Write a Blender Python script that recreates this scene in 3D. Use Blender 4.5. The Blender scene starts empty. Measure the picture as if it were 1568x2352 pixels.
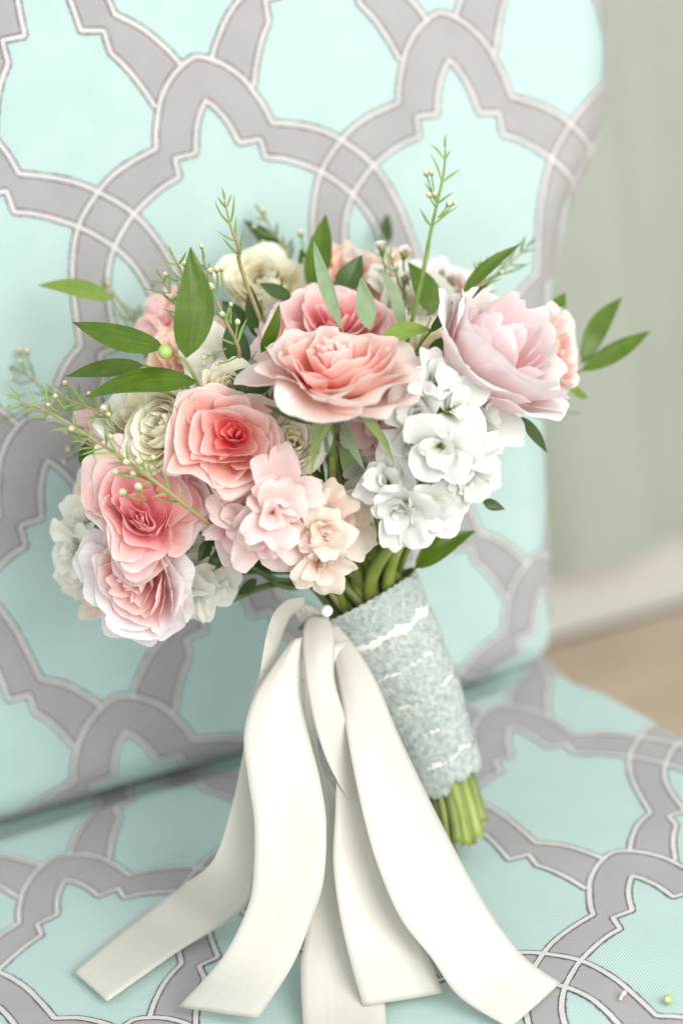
import bpy, math, random
import numpy as np
from mathutils import Vector, noise
random.seed(7)
RNG = np.random.RandomState(11)
S = bpy.context.scene
COL = S.collection

# ------------------------------------------------------------------ camera
PW, PH, FP = 1568.0, 2352.0, 4600.0          # photo grid used for measuring, focal length in its units
SEATZ = 0.46
CP, CR = 0.417, -0.159                        # camera pitch and roll
CF = np.array([0, math.cos(CP), -math.sin(CP)])
R0 = np.array([1.0, 0, 0]); U0 = np.cross(R0, CF)
CRT = math.cos(CR)*R0 + math.sin(CR)*U0
CUP = -math.sin(CR)*R0 + math.cos(CR)*U0
CO = np.array([0, 0, 0.63+SEATZ])
def ray(x, y): return CF + CRT*(x-PW/2)/FP - CUP*(y-PH/2)/FP
def at(x, y, d): return CO + ray(x, y)*d
def camdir(x, y, z):
    v = CRT*x + CUP*y - CF*z
    return v/np.linalg.norm(v)
cam_d = bpy.data.cameras.new('camera'); cam = bpy.data.objects.new('camera', cam_d); COL.objects.link(cam)
cam_d.sensor_fit = 'VERTICAL'; cam_d.sensor_height = 36; cam_d.sensor_width = 24
cam_d.lens = FP/PH*36
from mathutils import Matrix
cam.matrix_world = Matrix(((CRT[0], CUP[0], -CF[0], CO[0]), (CRT[1], CUP[1], -CF[1], CO[1]), (CRT[2], CUP[2], -CF[2], CO[2]), (0, 0, 0, 1)))
cam_d.clip_start = 0.05; cam_d.clip_end = 50
cam_d.dof.use_dof = True; cam_d.dof.focus_distance = 1.0; cam_d.dof.aperture_fstop = 3.1
S.camera = cam
# ------------------------------------------------------------------ light
w = bpy.data.worlds.new('World'); S.world = w; w.use_nodes = True
bg = w.node_tree.nodes['Background']; bg.inputs[0].default_value = (0.96, 0.98, 1.0, 1); bg.inputs[1].default_value = 0.84
def area(name, loc, target, size, power, color):
    l = bpy.data.lights.new(name, 'AREA'); l.shape = 'RECTANGLE'; l.size = size[0]; l.size_y = size[1]; l.energy = power; l.color = color
    o = bpy.data.objects.new(name, l); COL.objects.link(o); o.location = loc
    o.rotation_euler = (Vector(target)-Vector(loc)).to_track_quat('-Z', 'Y').to_euler()
    return o
area('window_light', (0.98, -0.30, 1.72), (0, 1.1, 0.72), (1.1, 1.2), 27, (1.0, 0.97, 0.925))
area('low_fill_light', (0.62, -0.95, 1.05), (0, 1.1, 0.85), (1.3, 0.9), 8, (1.0, 0.985, 0.96))  # added soft lamp, no real source: glare on the upper backrest and fill
S.view_settings.view_transform = 'Standard'; S.view_settings.look = 'None'; S.view_settings.gamma = 1
S.view_settings.exposure = 0.36

# ------------------------------------------------------------------ helpers
def mesh(name, V, Fc, mat, parent=None, uv=None, smooth=True, kind=None):
    me = bpy.data.meshes.new(name)
    me.from_pydata([tuple(map(float, v)) for v in V], [], [tuple(f) for f in Fc])
    if uv is not None:
        l = me.uv_layers.new(name='UVMap')
        idx = np.zeros(len(me.loops), dtype=np.int32); me.loops.foreach_get('vertex_index', idx)
        l.data.foreach_set('uv', np.asarray(uv, dtype=np.float32)[idx].ravel())
    if smooth: me.polygons.foreach_set('use_smooth', [True]*len(me.polygons))
    me.materials.append(mat); me.update()
    o = bpy.data.objects.new(name, me); COL.objects.link(o)
    if parent is not None:
        o.parent = parent
        top = parent
        m = parent.matrix_world.copy()
        loc = Vector((0, 0, 0)); p = parent
        while p is not None: loc += p.location; p = p.parent
        o.location = (0, 0, 0)
        # vertices come in world space: bring them to the parent's (unrotated) space
        me.transform(Matrix.Translation(-loc)); me.update()
    if kind: o['kind'] = kind
    return o
def empty(name, loc, label, cat, group=None):
    o = bpy.data.objects.new(name, None); COL.objects.link(o); o.location = tuple(map(float, loc))
    o.empty_display_size = 0.01
    return tag(o, label, cat, group)
def tag(o, label, cat, group=None):
    o['label'] = label; o['category'] = cat
    if group: o['group'] = group
    return o
def grid_faces(n, m, closed=False):
    f = []
    for i in range(n-1):
        for j in range(m-1 if not closed else m):
            k = (j+1) % m
            f.append((i*m+j, i*m+k, (i+1)*m+k, (i+1)*m+j))
    return f
def catmull(P, per=8):
    P = np.asarray(P, float); n = len(P)
    if n < 3:
        t = np.linspace(0, 1, per+1)[:, None]; return P[0]*(1-t)+P[1]*t
    out = []
    for i in range(n-1):
        p0 = P[i-1] if i > 0 else 2*P[0]-P[1]; p1 = P[i]; p2 = P[i+1]; p3 = P[i+2] if i+2 < n else 2*P[-1]-P[-2]
        for k in range(per):
            t = k/per
            out.append(0.5*((2*p1)+(-p0+p2)*t+(2*p0-5*p1+4*p2-p3)*t*t+(-p0+3*p1-3*p2+p3)*t**3))
    out.append(P[-1]); return np.array(out)
def resample(P, n):
    P = np.asarray(P, float); s = np.r_[0, np.cumsum(np.linalg.norm(np.diff(P, axis=0), axis=1))]
    t = np.linspace(0, s[-1], n)
    return np.stack([np.interp(t, s, P[:, k]) for k in range(P.shape[1])], 1)
def norm(v): return v/(np.linalg.norm(v)+1e-12)
def tube(path, rad, sides=8, cap=True):
    P = np.asarray(path, float); n = len(P)
    rad = np.broadcast_to(np.asarray(rad, float), (n,))
    T = np.gradient(P, axis=0); T /= np.linalg.norm(T, axis=1)[:, None]+1e-12
    a = np.cross(T[0], [0.3, 0.2, 0.9]); a = norm(a); V = []
    for i in range(n):
        a = norm(a-T[i]*np.dot(a, T[i])); b = np.cross(T[i], a)
        for k in range(sides):
            q = 2*math.pi*k/sides
            V.append(P[i]+(a*math.cos(q)+b*math.sin(q))*rad[i])
    Fc = grid_faces(n, sides, True)
    if cap:
        Fc.append(tuple(range(sides))[::-1]); Fc.append(tuple((n-1)*sides+k for k in range(sides)))
    return V, Fc
def ball(c, r, axis=(0, 0, 1), squash=1.0, seg=10, rings=7):
    c = np.asarray(c, float); z = norm(np.asarray(axis, float)); x = norm(np.cross(z, [0.31, 0.77, 0.2])); y = np.cross(z, x)
    V = []
    for i in range(rings):
        ph = math.pi*(i+0.02)/(rings-1+0.04)
        for k in range(seg):
            q = 2*math.pi*k/seg
            V.append(c+r*(math.sin(ph)*(x*math.cos(q)+y*math.sin(q))+z*math.cos(ph)*squash))
    Fc = grid_faces(rings, seg, True); Fc.append(tuple(range(seg))); Fc.append(tuple((rings-1)*seg+k for k in range(seg))[::-1])
    return V, Fc

# ------------------------------------------------------------------ materials
def new_mat(name):
    m = bpy.data.materials.new(name); m.use_nodes = True
    nt = m.node_tree; b = nt.nodes['Principled BSDF']
    return m, nt, b
def N(nt, t, **k):
    n = nt.nodes.new(t)
    for a, v in k.items(): setattr(n, a, v)
    return n
def ramp(nt, stops):
    r = N(nt, 'ShaderNodeValToRGB'); cr = r.color_ramp
    while len(cr.elements) > 1: cr.elements.remove(cr.elements[-1])
    cr.elements[0].position = stops[0][0]; cr.elements[0].color = (*stops[0][1], 1)
    for p, c in stops[1:]:
        e = cr.elements.new(p); e.color = (*c, 1)
    return r
def petal_mat(name, c0, c1, c2, trans=0.32, p1=0.35, p2=0.85, rough=0.55):
    m, nt, b = new_mat(name)
    uvn = N(nt, 'ShaderNodeUVMap'); sep = N(nt, 'ShaderNodeSeparateXYZ'); nt.links.new(uvn.outputs[0], sep.inputs[0])
    r = ramp(nt, [(0.05, c0), (p1, c1), (p2*0.93, tuple(0.35*a+0.65*b_ for a, b_ in zip(c1, c2))), (min(p2+0.04, 1.0), tuple(min(0.9, x*1.04+0.02) for x in c2))])
    # thin rim, naturally pale, with an edge highlight painted in; colour runs from the base to the rim, broken by a soft mottling
    tc = N(nt, 'ShaderNodeTexCoord'); nz = N(nt, 'ShaderNodeTexNoise'); nz.inputs['Scale'].default_value = 90; nz.inputs['Detail'].default_value = 3
    nt.links.new(tc.outputs['Object'], nz.inputs['Vector'])
    ma = N(nt, 'ShaderNodeMath', operation='MULTIPLY_ADD'); ma.inputs[1].default_value = 0.14; nt.links.new(nz.outputs[0], ma.inputs[0])
    su = N(nt, 'ShaderNodeMath', operation='SUBTRACT'); nt.links.new(sep.outputs[1], su.inputs[0]); su.inputs[1].default_value = 0.07
    nt.links.new(su.outputs[0], ma.inputs[2]); nt.links.new(ma.outputs[0], r.inputs[0])
    # fine veins running up the petal
    mp = N(nt, 'ShaderNodeMapping'); mp.inputs['Scale'].default_value = (34, 1.6, 1); nt.links.new(uvn.outputs[0], mp.inputs[0])
    vn = N(nt, 'ShaderNodeTexNoise'); vn.inputs['Scale'].default_value = 1.0; vn.inputs['Detail'].default_value = 2; nt.links.new(mp.outputs[0], vn.inputs['Vector'])
    bp = N(nt, 'ShaderNodeBump'); bp.inputs['Strength'].default_value = 0.32; bp.inputs['Distance'].default_value = 0.0006
    nt.links.new(vn.outputs[0], bp.inputs['Height']); nt.links.new(bp.outputs[0], b.inputs['Normal'])
    hs = N(nt, 'ShaderNodeHueSaturation'); nt.links.new(r.outputs[0], hs.inputs['Color'])
    vv = N(nt, 'ShaderNodeMath', operation='MULTIPLY_ADD'); vv.inputs[1].default_value = 0.20; vv.inputs[2].default_value = 0.90
    nt.links.new(vn.outputs[0], vv.inputs[0]); nt.links.new(vv.outputs[0], hs.inputs['Value'])
    nt.links.new(hs.outputs[0], b.inputs['Base Color']); b.inputs['Roughness'].default_value = rough
    b.inputs['Specular IOR Level'].default_value = 0.3
    tr = N(nt, 'ShaderNodeBsdfTranslucent'); nt.links.new(hs.outputs[0], tr.inputs['Color'])
    mx = N(nt, 'ShaderNodeMixShader'); mx.inputs[0].default_value = trans
    nt.links.new(b.outputs[0], mx.inputs[1]); nt.links.new(tr.outputs[0], mx.inputs[2])
    nt.links.new(mx.outputs[0], nt.nodes['Material Output'].inputs[0])
    return m
def plain_mat(name, c, c2=None, scale=60, rough=0.5, bump=0.0, bscale=200, trans=0.0, spec=0.5, sheen=0.0):
    m, nt, b = new_mat(name)
    tc = N(nt, 'ShaderNodeTexCoord'); nz = N(nt, 'ShaderNodeTexNoise'); nz.inputs['Scale'].default_value = scale; nz.inputs['Detail'].default_value = 4
    nt.links.new(tc.outputs['Object'], nz.inputs['Vector'])
    r = ramp(nt, [(0.3, c), (0.7, c2 or c)]); nt.links.new(nz.outputs[0], r.inputs[0]); nt.links.new(r.outputs[0], b.inputs['Base Color'])
    b.inputs['Roughness'].default_value = rough; b.inputs['Specular IOR Level'].default_value = spec
    if sheen: b.inputs['Sheen Weight'].default_value = sheen
    if bump:
        n2 = N(nt, 'ShaderNodeTexNoise'); n2.inputs['Scale'].default_value = bscale; nt.links.new(tc.outputs['Object'], n2.inputs['Vector'])
        bp = N(nt, 'ShaderNodeBump'); bp.inputs['Strength'].default_value = bump; bp.inputs['Distance'].default_value = 0.001
        nt.links.new(n2.outputs[0], bp.inputs['Height']); nt.links.new(bp.outputs[0], b.inputs['Normal'])
    if trans:
        tr = N(nt, 'ShaderNodeBsdfTranslucent'); nt.links.new(r.outputs[0], tr.inputs['Color'])
        mx = N(nt, 'ShaderNodeMixShader'); mx.inputs[0].default_value = trans
        nt.links.new(b.outputs[0], mx.inputs[1]); nt.links.new(tr.outputs[0], mx.inputs[2]); nt.links.new(mx.outputs[0], nt.nodes['Material Output'].inputs[0])
    return m
def fabric_mat(name, c, c2, rib=1400.0, bump=0.7, rough=0.44, sheen=0.2):
    # woven cloth: diagonal twill ribs from the UV map (metres on the cloth)
    m, nt, b = new_mat(name)
    uvn = N(nt, 'ShaderNodeUVMap'); mp = N(nt, 'ShaderNodeMapping'); mp.inputs['Rotation'].default_value = (0, 0, 0.9); nt.links.new(uvn.outputs[0], mp.inputs[0])
    wv = N(nt, 'ShaderNodeTexWave'); wv.inputs['Scale'].default_value = rib/6.28; wv.inputs['Distortion'].default_value = 1.5; wv.inputs['Detail'].default_value = 1
    wv.inputs['Detail Scale'].default_value = 2.0
    nt.links.new(mp.outputs[0], wv.inputs['Vector'])
    nz = N(nt, 'ShaderNodeTexNoise'); nz.inputs['Scale'].default_value = 40; nz.inputs['Detail'].default_value = 6; nt.links.new(uvn.outputs[0], nz.inputs['Vector'])
    md = N(nt, 'ShaderNodeMath', operation='MULTIPLY_ADD'); md.inputs[1].default_value = 0.25; nt.links.new(wv.outputs['Fac'], md.inputs[0]); nt.links.new(nz.outputs[0], md.inputs[2])
    r = ramp(nt, [(0.35, c), (0.85, c2)]); nt.links.new(md.outputs[0], r.inputs[0]); nt.links.new(r.outputs[0], b.inputs['Base Color'])
    bp = N(nt, 'ShaderNodeBump'); bp.inputs['Strength'].default_value = bump; bp.inputs['Distance'].default_value = 0.0003
    nt.links.new(wv.outputs['Fac'], bp.inputs['Height']); nt.links.new(bp.outputs[0], b.inputs['Normal'])
    b.inputs['Roughness'].default_value = rough; b.inputs['Sheen Weight'].default_value = sheen; b.inputs['Specular IOR Level'].default_value = 0.6
    return m

M = {}
M['mint'] = fabric_mat('mint_cloth', (0.395, 0.548, 0.515), (0.435, 0.585, 0.553))
M['band'] = fabric_mat('grey_band_cloth', (0.315, 0.308, 0.31), (0.36, 0.352, 0.352), rib=1500)
M['line'] = fabric_mat('white_woven_line', (0.54, 0.52, 0.51), (0.69, 0.67, 0.66), rib=2600, bump=0.6)
M['thread'] = fabric_mat('dark_outline_thread', (0.05, 0.042, 0.04), (0.13, 0.11, 0.105), rib=2600, bump=0.6)

# ------------------------------------------------------------------ chair frame of reference
YAW, LEAN, Y0 = 0.238, 0.124, 1.742*0.63
E1 = np.array([math.cos(YAW), math.sin(YAW), 0]); NN = np.array([-math.sin(YAW), math.cos(YAW), 0])
O0 = np.array([0, Y0, SEATZ]); BV = math.cos(LEAN)*np.array([0, 0, 1])+math.sin(LEAN)*NN; BN = np.cross(E1, BV)
def onseat(x, y):
    r = ray(x, y); t = (SEATZ-CO[2])/r[2]; X = CO+r*t-O0; return np.array([X@E1, X@NN])
def onback(x, y):
    r = ray(x, y); t = ((O0-CO)@BN)/(r@BN); X = CO+r*t-O0; return np.array([X@E1, X@BV])
DT, DN = -0.12, 0.12
SP = [(1186,1680,0,0,'t',0),(1553,1779,1,1,'t',0),(1459,2027,0,2,'t',0),(1314,2302,-1,3,'t',0),(155,2034,-4,0,'t',0),
      (50,2127,-4,0,'n',-1),(295,2009,-4,0,'n',1),(1366,2102,0,2,'n',-1),(1095,1745,0,0,'n',-1),(1307,1692,0,0,'n',1),(1494,1864,1,1,'n',-1),(125,2337,-5,1,'n',1),(417,2217,-3,1,'n',-1)]
BP = [(470,252,0,0,'t',0),(1025,167,2,0,'t',0),(269,601,-1,1,'t',0),(813,484,1,1,'t',0),(114,1073,-2,2,'t',0),(267,1684,-2,4,'t',0),(1245,1366,2,4,'t',0),
      (358,342,0,0,'n',-1),(620,285,0,0,'n',1),(913,233,2,0,'n',-1),(1176,217,2,0,'n',1),(185,798,-1,1,'n',-1),(450,1690,-2,4,'n',1),(97,1555,-3,3,'n',1),(1230,640,3,1,'n',-1),(262,38,-1,-1,'n',1)]
def lat(a, b, k, s):
    o = b % 2
    return (a, b+(DT if o else 0)) if k == 't' else (a+s*0.475, b+0.17+(DN if o else 0))
def make_map(pts, on):
    src = np.array([lat(*q[2:]) for q in pts], float); dst = np.array([on(q[0], q[1]) for q in pts])
    A = []
    for (x, y), (u, v) in zip(src, dst):
        A.append([x, y, 1, 0, 0, 0, -u*x, -u*y, -u]); A.append([0, 0, 0, x, y, 1, -v*x, -v*y, -v])
    H = np.linalg.svd(np.array(A))[2][-1].reshape(3, 3)
    def h(P):
        q = np.c_[P, np.ones(len(P))]@H.T; return q[:, :2]/q[:, 2:]
    res = dst-h(src)
    def k(P, Q): return np.exp(-((P[:, None]-Q[None])**2).sum(2)/(2*1.1**2))
    Wt = np.linalg.solve(k(src, src)+0.12*np.eye(len(src)), res)
    return lambda P: h(P)+k(P, src)@Wt
seat_map, back_map = make_map(SP, onseat), make_map(BP, onback)

# silhouettes of the chair: right edge of the back (u as a function of v), mirrored about the middle of the chair
sil = [onback(x, y) for x, y in [(1392,0),(1402,120),(1398,240),(1385,330),(1348,400),(1312,500),(1287,600),(1270,700),(1256,850),(1251,950),(1254,1100),(1262,1250),(1270,1400),(1272,1500),(1272,1560)]]
sv = np.array([p[1] for p in sil])[::-1]; su_ = np.array([p[0] for p in sil])[::-1]+0.0072
UC = -0.15
_v = np.linspace(-0.08, 0.66, 600); _u = np.interp(_v, np.r_[sv, 0.50, 0.56, 0.60], np.r_[su_, 0.215, 0.185, 0.12])
_k = np.hanning(41); _u = np.convolve(np.r_[[_u[0]]*20, _u, [_u[-1]]*20], _k/_k.sum(), 'valid')
def back_right(v): return np.interp(v, _v, _u)
def roll(s, r):
    # arc length s past the start of a rolled edge -> (advance, drop)
    s = np.maximum(s, 0); a = np.minimum(s/r, math.pi/2); ex = np.maximum(s-r*math.pi/2, 0)
    return r*np.sin(a), r*(1-np.cos(a))+ex
RB, RV = 0.030, 0.026
def back_pos(u, v, off=0.0):
    uu = np.asarray(u, float); vv = np.asarray(v, float)
    br = back_right(vv); us = br-RB; ul = 2*UC-br+RB
    aR, dR = roll(uu-us, RB); aL, dL = roll(ul-uu, RB)
    pu = np.clip(uu, ul, us)+aR-aL
    vb = 0.024
    aB, dB = roll(vb-vv, RV)
    pv = np.maximum(vv, vb)-aB
    dep = dR+dL+dB
    # soft upholstered crown
    crown = 0.006*np.clip(1-((uu-UC)/(br-UC))**2, 0, 1)+0.004*np.exp(-((vv-0.1)/0.09)**2)
    p = O0+np.multiply.outer(pu, E1)+np.multiply.outer(pv, BV)-np.multiply.outer(dep-crown, BN)*-1*-1
    # outward normal of the rolled surface
    ang = np.clip((uu-us)/RB, 0, math.pi/2)-np.clip((ul-uu)/RB, 0, math.pi/2); angb = np.clip((vb-vv)/RV, 0, math.pi/2)
    nrm = np.multiply.outer(np.cos(ang)*np.cos(angb), BN)+np.multiply.outer(np.sin(ang), E1)-np.multiply.outer(np.sin(angb), BV)
    nrm /= np.linalg.norm(nrm, axis=-1)[..., None]
    return p+nrm*off
def seat_edge(v):
    q = [onseat(x, y) for x, y in [(1335,1548),(1400,1568),(1500,1622),(1568,1662)]]
    vs = [0.05]+[p[1] for p in q][0:]+[-0.30, -0.45]; us = [q[0][0]-0.006]+[p[0] for p in q]+[q[-1][0]+0.045, q[-1][0]+0.065]
    return np.interp(-np.asarray(v), -np.array(vs), us)
RS = 0.02
SB, SF = 0.060, -0.44
def seat_pos(u, v, off=0.0):
    uu = np.asarray(u, float); vv = np.asarray(v, float)
    e = seat_edge(vv); us = e-RS; ul = 2*UC-e+RS
    aR, dR = roll(uu-us, RS); aL, dL = roll(ul-uu, RS); aF, dF = roll(SF-vv, RS)
    pu = np.clip(uu, ul, us)+aR-aL; pv = np.maximum(vv, SF)-aF
    q = np.clip((pv+0.018)/0.026, 0, 1); gap = 0.010*q*q*(3-2*q)*np.clip((0.10-pu)/0.03, 0, 1)          # the cushion tucks down towards the backrest
    wavy = 0.0012*np.sin(pu*31+pv*17)*np.sin(pv*23-1)
    p = O0+np.multiply.outer(pu, E1)+np.multiply.outer(pv, NN)-np.multiply.outer(dR+dL+dF+gap+wavy, np.array([0, 0, 1.0]))
    ang = np.clip((uu-us)/RS, 0, math.pi/2)-np.clip((ul-uu)/RS, 0, math.pi/2); af = np.clip((SF-vv)/RS, 0, math.pi/2)
    nrm = np.multiply.outer(np.cos(ang)*np.cos(af), np.array([0, 0, 1.0]))+np.multiply.outer(np.sin(ang), E1)-np.multiply.outer(np.sin(af), NN)
    nrm /= np.linalg.norm(nrm, axis=-1)[..., None]
    return p+nrm*off

chair = empty('upholstered_chair', (O0[0]+UC*E1[0], O0[1]+UC*E1[1], 0), 'mint upholstered chair with grey and white trellis pattern, holding the bouquet', 'chair')
def surf(name, pos, urange, vrange, nu, nv, mat):
    u = np.linspace(*urange, nu); v = np.linspace(*vrange, nv); UU, VV = np.meshgrid(u, v)
    P = pos(UU, VV).reshape(-1, 3)
    return mesh(name, P, grid_faces(nv, nu), mat, chair, uv=np.c_[UU.ravel(), VV.ravel()])
# back: columns follow the waisted outline, so the grid is laid in arc length relative to the edge
def outline_grid(pos, edge, vs, extra, nmid, r):
    V, UVs = [], []
    for v in vs:
        e = float(edge(v)); s1 = e-r; s0 = 2*UC-s1
        us = np.r_[np.linspace(s0-extra, s0, 26)[:-1], np.linspace(s0, s1, nmid), np.linspace(s1, s1+extra, 26)[1:]]
        V.append(pos(us, np.full(len(us), v))); UVs.append(np.c_[us, np.full(len(us), v)])
    return np.concatenate(V), np.concatenate(UVs), len(us)
vsb = np.r_[np.linspace(-0.03, 0.04, 30)[:-1], np.linspace(0.04, 0.60, 150)]
V, UVs, m_ = outline_grid(back_pos, back_right, vsb, RB*1.5708+0.05, 40, RB)
mesh('backrest', V, grid_faces(len(vsb), m_), M['mint'], chair, uv=UVs)
# plain outside back panel closes the backrest behind
Pq = []
for v in np.linspace(-0.02, 0.60, 30):
    e = float(back_right(v)); Pq.append(back_pos(np.array([2*UC-e-RB*0.57-0.03, e+RB*0.57+0.03]), np.array([v, v])))
mesh('outside_back', np.concatenate(Pq), grid_faces(30, 2), M['mint'], chair)
vss = np.r_[np.linspace(SF-0.12, SF, 20)[:-1], np.linspace(SF, SB, 110)]
V, UVs, m_ = outline_grid(seat_pos, seat_edge, vss, RS*1.5708+0.09, 40, RS)
mesh('seat', V, grid_faces(len(vss), m_), M['mint'], chair, uv=UVs)
M['wood'] = plain_mat('dark_stained_wood', (0.05, 0.028, 0.015), (0.09, 0.05, 0.03), 30, 0.4)
for a, b in ((-0.24, -0.40), (0.24, -0.40), (-0.2, 0.02), (0.2, 0.02)):
    p = O0+E1*(UC+a)+NN*b
    mesh('leg', *tube([p*[1, 1, 0]+[0, 0, 0.0], p*[1, 1, 0]+[0, 0, SEATZ-0.09]], [0.014, 0.022], 12), M['wood'], chair)

# ---- woven trellis: outer and inner lines of one strand (lattice units), corners split the smooth runs
OUT = [[(0,-.375),(.08,-.352),(.21,-.28),(.33,-.165),(.40,-.04),(.45,.07),(.475,.17)],
       [(.475,.17),(.62,.205),(.78,.255),(.92,.32),(1.05,.41),(1.19,.53),(1.29,.67),(1.375,.86),(1.43,1.07),(1.475,1.29)],
       [(1.475,1.29),(1.60,1.36),(1.69,1.43),(1.80,1.55),(1.875,1.655)]]
INN = [[(0,-.08),(.06,-.015),(.12,.08),(.155,.17),(.18,.257)], [(.18,.257),(.355,.262)], [(.355,.262),(.358,.395)],
       [(.358,.395),(.49,.427),(.65,.495),(.80,.577),(.92,.67),(1.0,.745),(1.07,.835),(1.13,.95),(1.17,1.1),(1.19,1.24),(1.20,1.36)],
       [(1.20,1.36),(1.365,1.375)], [(1.365,1.375),(1.37,1.51)], [(1.37,1.51),(1.46,1.62),(1.54,1.76),(1.60,1.90)]]
def poly(runs): 
    out = []
    for r in runs:
        c = catmull(r, 7) if len(r) > 2 else catmull(r, 5); out += list(c if not out else c[1:])
    return np.array(out)
PO, PI_ = poly(OUT), poly(INN)
# fill between the two lines, knot by knot
KO = [[(0,-.375),(.08,-.352),(.21,-.28),(.33,-.165),(.40,-.04)], [(.40,-.04),(.45,.07),(.475,.17)], [(.475,.17),(.55,.187)],
      [(.55,.187),(.62,.205),(.78,.255),(.92,.32),(1.05,.41),(1.19,.53),(1.29,.67),(1.375,.86),(1.43,1.07)], [(1.43,1.07),(1.475,1.29)], [(1.475,1.29),(1.53,1.32)], [(1.53,1.32),(1.60,1.36),(1.69,1.43),(1.80,1.55),(1.875,1.655)]]
FO = np.concatenate([resample(catmull(k, 8), 18)[1 if i else 0:] for i, k in enumerate(KO)]); FI = np.concatenate([resample(catmull(k, 8), 18)[1 if i else 0:] for i, k in enumerate(INN)])
def strip_mesh(C, hw, mapping, pos, off, jit=0.0):
    uv = mapping(C); uv = resample(uv, max(6, int(np.linalg.norm(np.diff(uv, axis=0), axis=1).sum()/0.0012)))
    T = np.gradient(uv, axis=0); T /= np.linalg.norm(T, axis=1)[:, None]+1e-12; Nn = np.c_[-T[:, 1], T[:, 0]]
    j = RNG.uniform(-jit, jit, (len(uv), 2))
    a = uv+Nn*(hw+j[:, :1]); b = uv-Nn*(hw+j[:, 1:])
    return a, b
def add_pattern(mapping, pos, ok, aset):
    acc = {'band': [[], [], [], 0], 'thread': [[], [], [], 0], 'line': [[], [], [], 0]}
    def put(key, a, b, off):
        n = len(a); keep = [ok(a[i]) and ok(b[i]) for i in range(n)]
        A = pos(a[:, 0], a[:, 1], off); B = pos(b[:, 0], b[:, 1], off)
        V, Fc, UVl, k = acc[key]
        V.append(A); V.append(B); UVl.append(a); UVl.append(b)
        for i in range(n-1):
            if keep[i] and keep[i+1]: Fc.append((k+i, k+i+1, k+n+i+1, k+n+i))
        acc[key][3] += 2*n
    for (a, b) in aset:
        for sgn in (1, -1):
            sc = np.array([sgn, 1.0]); sh = np.array([a, b], float); d = 0.00003 if sgn > 0 else 0.0
            fo, fi = mapping(FO*sc+sh), mapping(FI*sc+sh)
            for q in range(8): put('band', fo*(1-q/8)+fi*(q/8), fo*(1-(q+1)/8)+fi*((q+1)/8), 0.00030+d)
            for L in (PO, PI_):
                q, r = strip_mesh(L*sc+sh, 0.00215, mapping, pos, 0, 0.00030); put('thread', q, r, 0.00042+d)
                q, r = strip_mesh(L*sc+sh, 0.00130, mapping, pos, 0, 0.0001); put('line', q, r, 0.00054+d)
    names = {'band': 'woven_grey_band', 'thread': 'woven_dark_outline', 'line': 'woven_white_line'}
    for key in acc:
        V, Fc, UVl, k = acc[key]
        V = np.concatenate(V); UVl = np.concatenate(UVl)
        used = sorted({i for f in Fc for i in f}); ren = {i: j for j, i in enumerate(used)}
        mesh(names[key], V[used], [tuple(ren[i] for i in f) for f in Fc], M[key], chair, uv=UVl[used], smooth=True, kind='stuff')
def ok_back(p):
    e = float(back_right(p[1])); return 2*UC-e-0.03 < p[0] < e+0.045 and -0.01 < p[1] < 0.595
def ok_seat(p):
    e = float(seat_edge(p[1])); return 2*UC-e-0.03 < p[0] < e+0.05 and SF-0.08 < p[1] < SB-0.002
def cover(mapping, ok):
    s = []
    for a in range(-14, 14, 2):
        for b in range(-8, 12, 2):
            P = mapping(np.array([[a, b], [a+1, b+1], [a-1, b+1], [a+1.8, b+1.5], [a-1.8, b+1.5]], float))
            if np.abs(P).max() < 1.2 and any(ok(p) for p in P): s.append((a, b))
    return s
add_pattern(back_map, back_pos, ok_back, cover(back_map, ok_back))
add_pattern(seat_map, seat_pos, ok_seat, cover(seat_map, ok_seat))

# ------------------------------------------------------------------ room behind
M['floorwood'] = plain_mat('tan_oak_boards', (0.50, 0.385, 0.275), (0.60, 0.48, 0.36), 7, 0.5)
M['wall'] = plain_mat('sage_green_wall_paint', (0.50, 0.53, 0.43), (0.52, 0.55, 0.45), 3, 0.8)
M['skirt'] = plain_mat('white_skirting_paint', (0.66, 0.66, 0.60), (0.70, 0.70, 0.64), 3, 0.5)
M['curtain'] = plain_mat('pale_sage_curtain_cloth', (0.40, 0.445, 0.375), (0.43, 0.475, 0.405), 5, 0.85, bump=0.2)
def onz(x, y, z):
    r = ray(x, y); return CO+r*((z-CO[2])/r[2])
wa, wb = onz(1285, 1470, 0), onz(1568, 1392, 0); wd = norm(wb-wa); wn = np.array([-wd[1], wd[0], 0])   # wn points away from the camera
W0 = wa
def box(name, c0, c1, z0, z1, depth, mat, parent=None, kind=None):
    a, b = W0+wd*c0, W0+wd*c1; V = []
    for p in (a, b, b+wn*depth, a+wn*depth):
        V.append([p[0], p[1], z0])
    for p in (a, b, b+wn*depth, a+wn*depth):
        V.append([p[0], p[1], z1])
    return mesh(name, V, [(0,1,5,4),(1,2,6,5),(2,3,7,6),(3,0,4,7),(4,5,6,7),(3,2,1,0)], mat, parent, smooth=False, kind=kind)
fl = mesh('floor', [(-3.2,-1.6,-0.012),(3.6,-1.6,-0.012),(3.6,3.6,-0.012),(-3.2,3.6,-0.012)], [(0,1,2,3)], M['wood'], smooth=False, kind='structure')
wall = box('wall', -3, 2.6, 0, 2.7, 0.1, M['wall'], kind='structure'); wall.location += Vector(wn*0.03)
sk = box('skirting_board', -3, 2.6, 0.0, 0.095, 0.018, M['skirt'], kind='structure'); sk.location += Vector(wn*0.008)
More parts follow.
